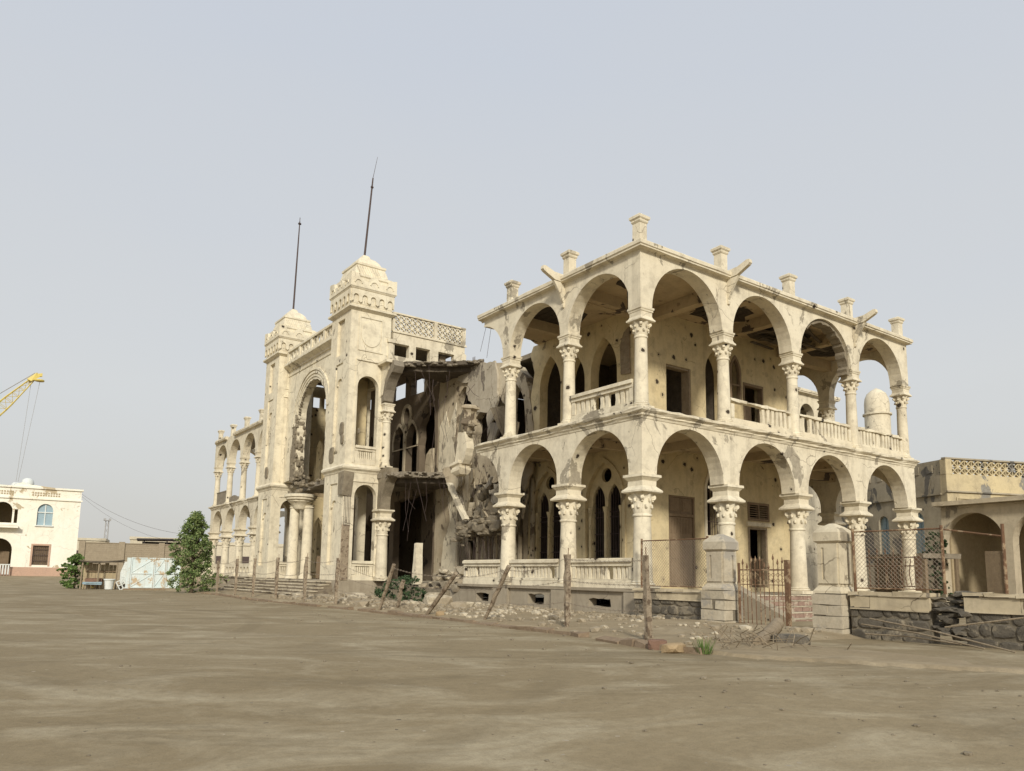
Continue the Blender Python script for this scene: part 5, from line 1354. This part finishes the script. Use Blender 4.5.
mb = MB(); mb.tube([(-1.1, -.1, 1.62), (-.3, -.1, 1.54), (.5, -.1, 1.60), (1.25, -.1, 1.70)], .05, 6); mb.box((-1.1, -.1, 1.58), (1.2, .9, 1.64), None, .03); mb.build('shed_roof', M_DARKC, SH)
mb = MB()
for i in range(8): mb.box((-.9+i*.22, .78, 0), (-.70+i*.22, .82, 1.5+rnd.uniform(-.1,.05)), None, .01)
mb.build('back_board', M_TAN, SH)
mb = MB()
for k in range(2): mb.box((-.8, .70-.02*k, .5+.5*k), (.8, .76, .57+.5*k), None, .005)
mb.build('board_rail', M_WOOD, SH)
mb = MB(); mb.box((-.75, .3, .25), (.1, .75, .62), None, .03); mb.build('red_chest', M_RED, SH)
def lathe_thing(name, prof, loc, mat, lab, cat, seg=20):
    mb = MB(); mb.lathe(prof, (0,0,0), seg); o = mb.build(name, mat, None, True); o.location = loc; tag(o, lab, cat); return o
TUB = empty('plastic_tub', (-8.15, 34.5, .02)); tag(TUB, 'round white tub standing in front of the open shed', 'tub')
mb = MB(); mb.lathe([(.22, 0), (.25, .38), (.27, .52), (.24, .52), (.21, .1)], (0,0,0), 22, None, True); mb.build('tub_body', M_WHITE, TUB, True)
mb = MB(); mb.lathe([(.275, .50), (.31, .52), (.31, .57), (.26, .59)], (0,0,0), 22); mb.build('tub_rim', M_WHITE, TUB, True)
TB = empty('metal_tray', (-8.95, 34.9, 0), rz=.2); tag(TB, 'low pale green tray on dark legs left of the white tub', 'tray')
mb = MB(); mb.box((-.45, -.25, .28), (.40, .25, .33), None, .02); mb.box((-.45, -.27, .331), (.40, -.23, .42), None, .02); mb.box((-.45, .23, .331), (.40, .27, .42), None, .02); mb.build('tray_top', M_BLUE, TB)
for (x, y) in ((-.38,-.2),(.34,-.2),(-.38,.2),(.34,.2)):
    mb = MB(); mb.tube([(x,y,-.02),(x*.95,y,.28)], .025, 5); mb.build('leg', M_DARKC, TB)
CR = empty('scrap_frame', (-7.45, 34.2, .3), rz=.1); CR.rotation_euler = (0, radians(-28), .1); tag(CR, 'white slatted frame tipped over between the tub and the white gate', 'frame')
mb = MB()
for i in range(4): mb.box((-.33+i*.2, -.03, -.22), (-.27+i*.2, .03, .32), None, .006)
for z in (-.22, .03, .28): mb.box((-.34, -.05, z), (.36, -.031, z+.05), None, .006)
mb.build('slat_frame', M_WHITE, CR)
mb = MB(); mb.box((-.3, .1, -.28), (.45, .3, .05), None, .04); mb.build('dark_box', M_DARKC, CR)
PN = MB(); PN.plate([[(-.3, .35), (.3, .35), (.3, 1.6), (-.1, 1.62), (-.3, 1.0)]], FX(0), -.03, .03); 
for z in (.7, 1.15): PN.box((-.25, -.045, z), (.28, -.031, z+.05))
o = PN.build('sheet_panel', M_WHITE); o.location = (-7.3, 34.6, 0); tag(o, 'pale blue sheet with a torn corner leaning left of the white gate', 'sheet')
single_rock((-8.9, 35.2, .12), (.12,.12,.07), M_YELLOW, 'small yellow lump beside the green shrub', 'yellow_stone', 'stone')

# brick yard wall
BW = empty('brick_wall', (-5.0, 45.8, 0), rz=atan2(-1.06, 6.25)); tag(BW, 'long sand coloured brick wall with square piers behind the white gate', 'wall')
mb = MB(); mb.box((-3.5, -.1, -.2), (4.6, .1, 2.98), None, 0)
for i in range(20): mb.box((-3.48, -.108, i*.15), (4.58, -.1005, i*.15+.012))
mb.build('brickwork', M_BRICK, BW)
for x in (-3.35, -.85, 1.75, 4.4):
    mb = MB(); mb.box((x-.19, -.19, -.2), (x+.19, .19, 3.12), None, .01); mb.build('wall_pier', M_BRICK, BW)
mb = MB(); mb.box((-3.5, -.14, 2.985), (4.6, .14, 3.05), None, .006); mb.build('coping', M_BRICK, BW)
# things behind the wall
def hut(name, loc, sx, sy, h, mat, label, rz=0, par=.25, wins=2):
    root = empty(name, loc, rz=rz); tag(root, label, 'building')
    mb = MB(); mb.box((-sx, -sy, -.5), (sx, sy, h)); mb.build('wall', mat, root)
    mb = MB(); mb.box((-sx-.1, -sy-.1, h+.002), (sx+.1, sy+.1, h+par), None, .02); mb.build('parapet', mat, root)
    for i in range(wins):
        x = -sx + 2*sx*(i+.5)/wins; mb = MB(); mb.box((x-.45, -sy-.03, h-2.2), (x+.45, -sy-.002, h-1.1)); mb.build('window', M_IRON, root)
    return root
hut('far_house', (-3.4, 82.0, .5), 1.7, 3, 3.75, M_FARW, 'low cream flat roofed house behind the brick wall, left one', -.2)
hut('far_house', (4.2, 84.0, .5), 3.0, 4, 4.1, M_FARW, 'wider cream flat roofed house behind the dark canopy', -.2, .3, 4)
CN = empty('yard_canopy', (-1.3, 53.4, 0), rz=-.2); tag(CN, 'dark flat canopy roof on posts rising over the brick wall', 'canopy')
mb = MB(); mb.box((-2.2, -.4, 3.62), (2.6, 2.4, 3.76), Matrix.Rotation(-.02, 4, 'Y')); mb.box((-1.9, 2.2, 2.2), (2.6, 2.3, 3.55)); mb.build('canopy_roof', M_DARKROOF, CN)
for x in (-1.7, 0, 2.3):
    mb = MB(); mb.tube([(x, -.2, -.2), (x, -.2, 3.6)], .05, 6); mb.build('post', M_DARKROOF, CN)
# whitish yard walls seen through the far wing
hut('far_house', (9.5, 68.0, .4), 6.5, 3, 3.4, M_FARW, 'pale low house seen through the far wing arches', -.25, .3, 5)

# ---- white two-storey building on the left
LB = empty('white_building', (-6.62, 64.13, .5), rz=atan2(.40, 6.2)+pi-.0)
LB.rotation_euler = (0, 0, 0)
tag(LB, 'whitewashed two storey building with blue shuttered window and damaged plaster at the left edge', 'building')
ux = V((-6.24, .45, 0)).normalized(); uy = V((.45, 6.24, 0)).normalized()
FB = ((0,0,0), tuple(ux), (0,0,1), tuple(uy))      # u runs left from the right-hand corner
H = 7.75
hol = [ [(2.1, 4.45), (3.3, 4.45), (3.3, 5.75)] + arc(2.7, 5.75, .6, 0, pi, 10)[1:-1] + [(2.1, 5.75)],
        rect(2.15, .95, 3.35, 2.65),
        [(5.15, 4.55), (6.65, 4.55), (6.65, 5.6)] + arc(5.9, 5.6, .75, 0, pi, 12)[1:-1] + [(5.15, 5.6)],
        [(4.9, .1), (6.9, .1), (6.9, 2.2)] + arc(5.9, 2.2, 1.0, 0, pi, 12)[1:-1] + [(4.9, 2.2)],
        rect(4.75, 4.55, 5.0, 5.75),
        [(8.0, .1), (10.0, .1), (10.0, 2.2)] + arc(9.0, 2.2, 1.0, 0, pi, 12)[1:-1] + [(8.0, 2.2)] ]
def rel(dx): return tuple(V((0,0,0)) + uy*dx)
mb = MB(); mb.plate([rect(0, -.4, 12, H)] + hol, FB, 0, .35); mb.build('wall', M_LBLD, LB)
mb = MB(); mb.plate([rect(.0, -.4, 12, .75)], FB, -.05, -.003) ; mb.build('pink_base_band', M_LBAND, LB)
mb = MB()
for (a, b) in ((2.3, 2.6),): pass
mb.plate([[(.02, 0), (.35, 0), (.35, 0)]][:0] or [rect(-.01, -.4, .0, -.39)], FB, .36, .37)
for (p, q, r_, s_) in ((0, 9.0, .351, H),):
    c0 = uy*.351; c1 = uy*9
    mb.add([tuple(c0 + V((0,0,-.4))), tuple(c1 + V((0,0,-.4))), tuple(c1 + V((0,0,H))), tuple(c0 + V((0,0,H)))], [(0,1,2,3)])
mb.plate([rect(.35, -.4, 11.9, H-.9)], FB, 3.2, 3.4)
for zz in (3.9, H-1.0): mb.plate([rect(.1, .36, 11.9, 3.19)], ((0,0,0), tuple(ux), tuple(uy), (0,0,1)), zz, zz+.2)
for uu in (4.0, 7.4): mb.plate([rect(uu, -.3, uu+.2, H-1.1)], FB, .36, 3.19)
o = mb.build('room_wall', M_TAN, LB)  # darker than the outer plaster, room shade put into the colour
mb = MB(); mb.plate([rect(-.12, H-1.05, 12, H-.93)], FB, -.12, -.003); mb.plate([rect(-.12, H-.10, 12, H+.06)], FB, -.14, .5)
mb.plate([[(2.0, H+.065), (5.3, H+.065), (4.9, H+.28), (4.6, H+.42), (4.4, H+.26)]], FB, .02, .3); mb.build('cornice', M_LBLD, LB)
mb = MB(); pv = []
for (a, b) in ((1.7, 4.1), (5.2, 7.6)):
    pv += [rect(a + i*.2, H-.72+k*.2, a+.12+i*.2, H-.60+k*.2) for i in range(int((b-a)/.2)) for k in range(2)]
mb = MB()
for r_ in pv: mb.plate([r_], FB, -.03, -.002)
mb.build('parapet_lattice', M_TAN, LB)
mb = MB(); mb.plate([[(2.1, 4.45), (3.3, 4.45), (3.3, 5.75)] + arc(2.7, 5.75, .6, 0, pi, 10)[1:-1] + [(2.1, 5.75)]], FB, .18, .22); w1 = mb.build('window', M_BLUE, LB)
mb = MB(); mb.plate([rect(2.66, 4.46, 2.74, 6.3)], FB, .12, .179); mb.plate([rect(2.12, 5.55, 3.28, 5.63)], FB, .10, .175); mb.plate([rect(2.0, 4.34, 3.4, 4.44)], FB, -.12, .1); mb.build('frame', M_WHITE, w1)
mb = MB(); mb.plate([rect(2.16, .96, 3.34, 2.64)], FB, .2, .25); w2 = mb.build('window', M_WOOD, LB)
mb = MB()
for i in range(8): mb.plate([rect(2.2+i*.15, .96, 2.235+i*.15, 2.64)], FB, .02, .05)
for z in (1.3, 1.8, 2.3): mb.plate([rect(2.16, z, 3.34, z+.04)], FB, .051, .08)
mb.build('window_bars', M_IRON, w2)
mb = MB()
for r_ in (rect(2.0, .85, 2.145, 2.8), rect(3.355, .85, 3.5, 2.8), rect(2.145, 2.655, 3.355, 2.8)): mb.plate([r_], FB, -.04, -.003)
mb.build('frame', M_LBAND, w2)
mb = MB(); mb.plate([rect(5.1, .1, 6.0, 2.1)], FB, 1.6, 1.7); mb.build('door', M_WOOD, LB)
mb = MB(); mb.plate([rect(4.6, 4.1, 12, 4.28)], FB, -.7, -.003); mb.plate([rect(4.6, 4.281, 12, 4.4)], FB, -.72, -.6); mb.build('balcony', M_LBLD, LB)
mb = MB()
for i in range(14): mb.plate([rect(4.95+i*.2, .1, 5.05+i*.2, .9)], FB, -.5, -.42)
mb.plate([rect(4.9, .901, 8, .98)], FB, -.52, -.40); mb.build('railing', M_WHITE, LB)
wt = lathe_thing('roof_tank', [(.0+.2, 0), (.42, .12), (.5, .4), (.42, .7), (.2, .85)], (-10.8, 65.2, H+.5), M_WHITE, 'round white tank on the roof of the whitewashed building', 'tank', 16)

# ---- crane far behind the white building
CRN = empty('harbour_crane', (-26.9, 95, .5)); tag(CRN, 'tall yellow lattice crane boom reaching in from the left edge with hanging cables', 'crane')
tip = V((17.4, -.6, 24.0)); foot = V((2.0, 0, 3.2))
d = (tip-foot).normalized(); sd = V((0,1,0)); nn = d.cross(sd).normalized()
mb = MB(); n = 26; L = (tip-foot).length
wdt = lambda t: .95*(min(1, t*6+.25))*(min(1, (1-t)*4+.30))
cor = [[foot + d*(L*i/n) + sd*(sx*wdt(i/n)*.55) + nn*(sz*wdt(i/n)*.6) for i in range(n+1)] for sx, sz in ((-1,-1),(1,-1),(1,1),(-1,1))]
for c_ in cor: mb.tube(c_, .06, 5)
for i in range(n):
    for k in range(4):
        a, b = cor[k], cor[(k+1) % 4]; mb.tube([a[i], b[i+1]], .026, 4); mb.tube([a[i], b[i]], .026, 4)
bm_ = mb.build('boom', M_YELLOW, CRN)
mb = MB(); mb.cbox((0,0,0), (1.3, .7, .55), Matrix.Translation(tip + V((-.1,0,0))) @ Matrix.Rotation(-.75, 4, 'Y'), .12); mb.cbox((0,0,0), (.9, .5, .3), Matrix.Translation(tip + V((.35,0,.35))) @ Matrix.Rotation(-.2, 4, 'Y'), .06); mb.lathe([(.5, -.1), (.55, 0), (.5, .1)], tip + V((.5,-.5,-.4)), 14); mb.build('boom_head', M_YELLOW, bm_)
mb = MB(); mb.tube([tip + V((-.3, 0, -.2)), tip + V((-.8, 0, -13.2))], .02, 4); mb.tube([tip + V((.6, 0, -.2)), tip + V((-.6, 0, -13.2))], .02, 4); mb.tube([tip + V((0,0,.6)), (1, 0, 9.5)], .05, 4); mb.build('cable', M_FARGREY, CRN)
mb = MB(); mb.rock(tip + V((-.7, 0, -13.7)), (.7,.7,.8), 4, 2); mb.build('hook_block', M_WHITE, CRN)
mb = MB(); mb.box((-2.5, -1.6, 1.6), (2.6, 1.6, 3.8), None, .1); mb.build('crane_house', M_YELLOW, CRN)
mb = MB(); mb.box((1.0, -1.5, 3.81), (2.6, -.3, 5.4), None, .1); mb.build('cab', M_YELLOW, CRN)
for s in (-1, 1):
    mb = MB(); mb.plate([[(-3, .2), (-2.5, -.1), (2.5, -.1), (3, .2), (3, .9), (2.5, 1.3), (-2.5, 1.3), (-3, .9)]], FX(s*1.5), -.35, .35); mb.build('crawler_track', M_DARKROOF, CRN)
# ---- far radio mast and cables
MS = empty('radio_mast', (5.4, 133.1, .4)); tag(MS, 'thin grey lattice mast far away above the brick wall', 'mast')
mb = MB()
for s in ((-.45,-.45),(.45,-.45),(.45,.45),(-.45,.45)): mb.tube([(s[0]*.7, s[1]*.7, 0), (s[0]*.5, s[1]*.5, 9.1)], .05, 4)
for i in range(9):
    for (a, b) in (((-1,-1),(1,-1)), ((1,-1),(1,1)), ((1,1),(-1,1)), ((-1,1),(-1,-1))):
        mb.tube([(a[0]*.25, a[1]*.25, i*1.0), (b[0]*.25, b[1]*.25, i*1.0+1.0)], .025, 4)
mb.build('lattice_mast', M_FARGREY, MS)
mb = MB(); mb.box((-.5, -.5, 9.1), (.5, .5, 9.2)); mb.box((-.55, -.3, 9.21), (-.25, .3, 9.5)); mb.box((.25, -.3, 9.21), (.55, .3, 9.5)); mb.build('lamp_platform', M_FARGREY, MS)
def cable(a, b, sag, r, label):
    mb = MB(); a, b = V(a), V(b); pts = []
    for i in range(25):
        t = i/24; p = a.lerp(b, t); p.z -= sag*4*t*(1-t); pts.append(p)
    mb.tube(pts, r, 4); tag(mb.build('power_line', M_IRON), label, 'cable', 'cables from the white building')
cable((-6.6, 64.1, 7.9), (1.5, 46.5, 3.9), 1.1, .010, 'upper thin black cable running from the white building roof to the palace')
cable((-6.6, 64.1, 7.7), (0.5, 47.5, 3.2), 1.1, .008, 'lower thin black cable running from the white building roof to the palace')

# ---- old building at the right rear
ang = radians(-22)
RB = empty('old_building', (23.51, 2.54, 0), rz=ang); tag(RB, 'stained old flat roofed building with lattice parapet and blue arched windows at the right', 'building')
lat_m = M_OLDY
RF = ((0,0,0), (1,0,0), (0,0,1), (0,1,0)); RL = ((0,0,0), (0,1,0), (0,0,1), (1,0,0))
mb = MB(); mb.plate([rect(0, -.2, 12, 6.45)], RF, 0, .4)
for r_ in (rect(.5, 4.0, 1.5, 5.3), rect(1.6, 4.0, 6.0, 5.3), rect(6.7, 4.0, 11.6, 5.3)): mb.plate([r_, [(r_[0][0]+.06, r_[0][1]+.06), (r_[1][0]-.06, r_[1][1]+.06), (r_[2][0]-.06, r_[2][1]-.06), (r_[3][0]+.06, r_[3][1]-.06)]], RF, -.05, -.003)
mb.build('wall', M_OLDY, RB)
mb = MB(); mb.plate([rect(-.06, 5.55, 12, 5.62)], RF, -.10, -.003); mb.box((-.02, -.02, 7.2), (12, .25, 7.28), None, .01); mb.build('cornice', M_OLDG, RB)
for x in (0, 6.15, 11.6):
    mb = MB(); mb.box((x-.01, -.01, 6.451), (x+.35, .34, 7.2), None, .01); mb.build('parapet_pier', M_OLDY, RB)
lattice(RB, RF, .36, 6.13, 6.46, 7.19, 14, 2, .05, .2); lattice(RB, RF, 6.52, 11.58, 6.46, 7.19, 12, 2, .05, .2)
win = lambda y: [(y-.38, 2.6), (y+.38, 2.6), (y+.38, 4.3)] + arc(y, 4.3, .38, 0, pi, 10)[1:-1] + [(y-.38, 4.3)]
mb = MB(); mb.plate([rect(.41, -.2, 16, 6.45)] + [win(y) for y in (2.0, 4.5, 7.0, 9.5)], RL, 0, .4); mb.plate([rect(.35, 5.45, 16, 5.53)], RL, -.08, -.003); mb.build('wall', M_OLDG, RB)
mb = MB(); mb.plate([rect(.36, 6.451, 16, 7.2)], RL, .05, .25)
for k in range(8):
    mb.plate([rect(.9+k*.9, 6.6, 1.3+k*.9, 7.0)], RL, .02, .049)
mb.build('parapet', M_OLDG, RB)
for y in (2.0, 4.5, 7.0, 9.5):
    mb = MB(); mb.plate([win(y)], RL, .15, .2); mb.plate([rect(y-.03, 2.6, y+.03, 4.6)], RL, .10, .149); mb.build('window', M_BLUE, RB)
mb = MB(); mb.box((.41, .41, 6.2), (12, 16, 6.4)); mb.build('roof_slab', M_OLDG, RB)
# ---- arcaded porch in front of it, running out of frame
PA = empty('arcaded_porch', (16.15, -.15, 0), rz=radians(-98)); tag(PA, 'low beige arcade with round arches and thin cornice at the right edge', 'arcade')
PF = ((0,0,0), (1,0,0), (0,0,1), (0,1,0))
mb = MB()
def low_arc(xc, r): return [(xc-r, -.2), (xc-r, 2.3)] + arc(xc, 2.65, r, pi, 0, 20) + [(xc+r, 2.3), (xc+r, -.2)]
pts = [(-.0, -.2), (.25, -.2)] + [(.25, -.2)][:0]
outl = [(.42, -.2)] + low_arc(1.62, 1.18) + low_arc(4.27, 1.18) + low_arc(6.95, 1.18) + [(9.3, -.2), (9.3, 4.12), (.42, 4.12)]
mb.plate([outl], PF, 0, .4); mb.build('arcade_wall', M_PORCH, PA)
mb = MB(); mb.box((.30, -.35, 4.122), (9.4, .6, 4.30), None, .015); mb.build('cornice', M_PORCH, PA)
mb = MB(); mb.box((.3, 3.0, -.2), (9.3, 3.2, 4.1)); mb.box((.43, .41, -.2), (.5, 3.0, 4.1)); mb.box((.43, .401, 4.0), (9.3, 3.0, 4.119)); mb.build('back_wall', M_TAN, PA)
mb = MB(); mb.box((2.0, .1, -.2), (2.78, .18, 2.35), None, .02); mb.build('screen', M_SIDE, PA)
mb = MB(); mb.box((.40, .5, -.2), (.6, .7, 2.3), None, .03); mb.build('screen', M_SIDE, PA)
# low dark shed behind the chain link
LS = empty('low_shed', (15.55, 1.2, 0), rz=radians(65)); tag(LS, 'low dark brown shed with a pale roof edge behind the last lower columns', 'shed')
mb = MB(); mb.box((-2.0, 0, -.2), (1.0, .12, 2.05), None, 0); mb.build('wall', M_SIDE, LS)
mb = MB(); mb.box((-2.1, -1.4, 2.06), (1.1, .25, 2.26), None, .02); mb.build('shed_roof', M_CONC, LS)
plant_tree('bush', (15.9, -.35, 0), 3.3, .55, 90, .12, M_LEAF3, 'dark bush growing at the left end of the beige arcade', 'bush', oval, 21)
# domed turret behind
TR = empty('domed_turret', (38.9, 14.2, 0)); tag(TR, 'round cream turret with a pointed dome seen through the last upper arch', 'turret')
mb = MB(); mb.lathe([(.90, -.2), (.88, 13.3)], (0,0,0), 28); mb.build('turret_wall', M_CREAM, TR, True)
mb = MB(); mb.lathe([(.90, 13.3), (1.0, 13.34), (1.0, 13.45), (.90, 13.48)], (0,0,0), 28); mb.build('ring_ledge', M_CREAM, TR, True)
mb = MB(); mb.lathe([(.86, 13.48), (.87, 14.2), (.82, 14.6), (.66, 14.98), (.38, 15.22), (.14, 15.35), (.03, 15.42)], (0,0,0), 28); mb.build('dome', M_CREAM, TR, True)
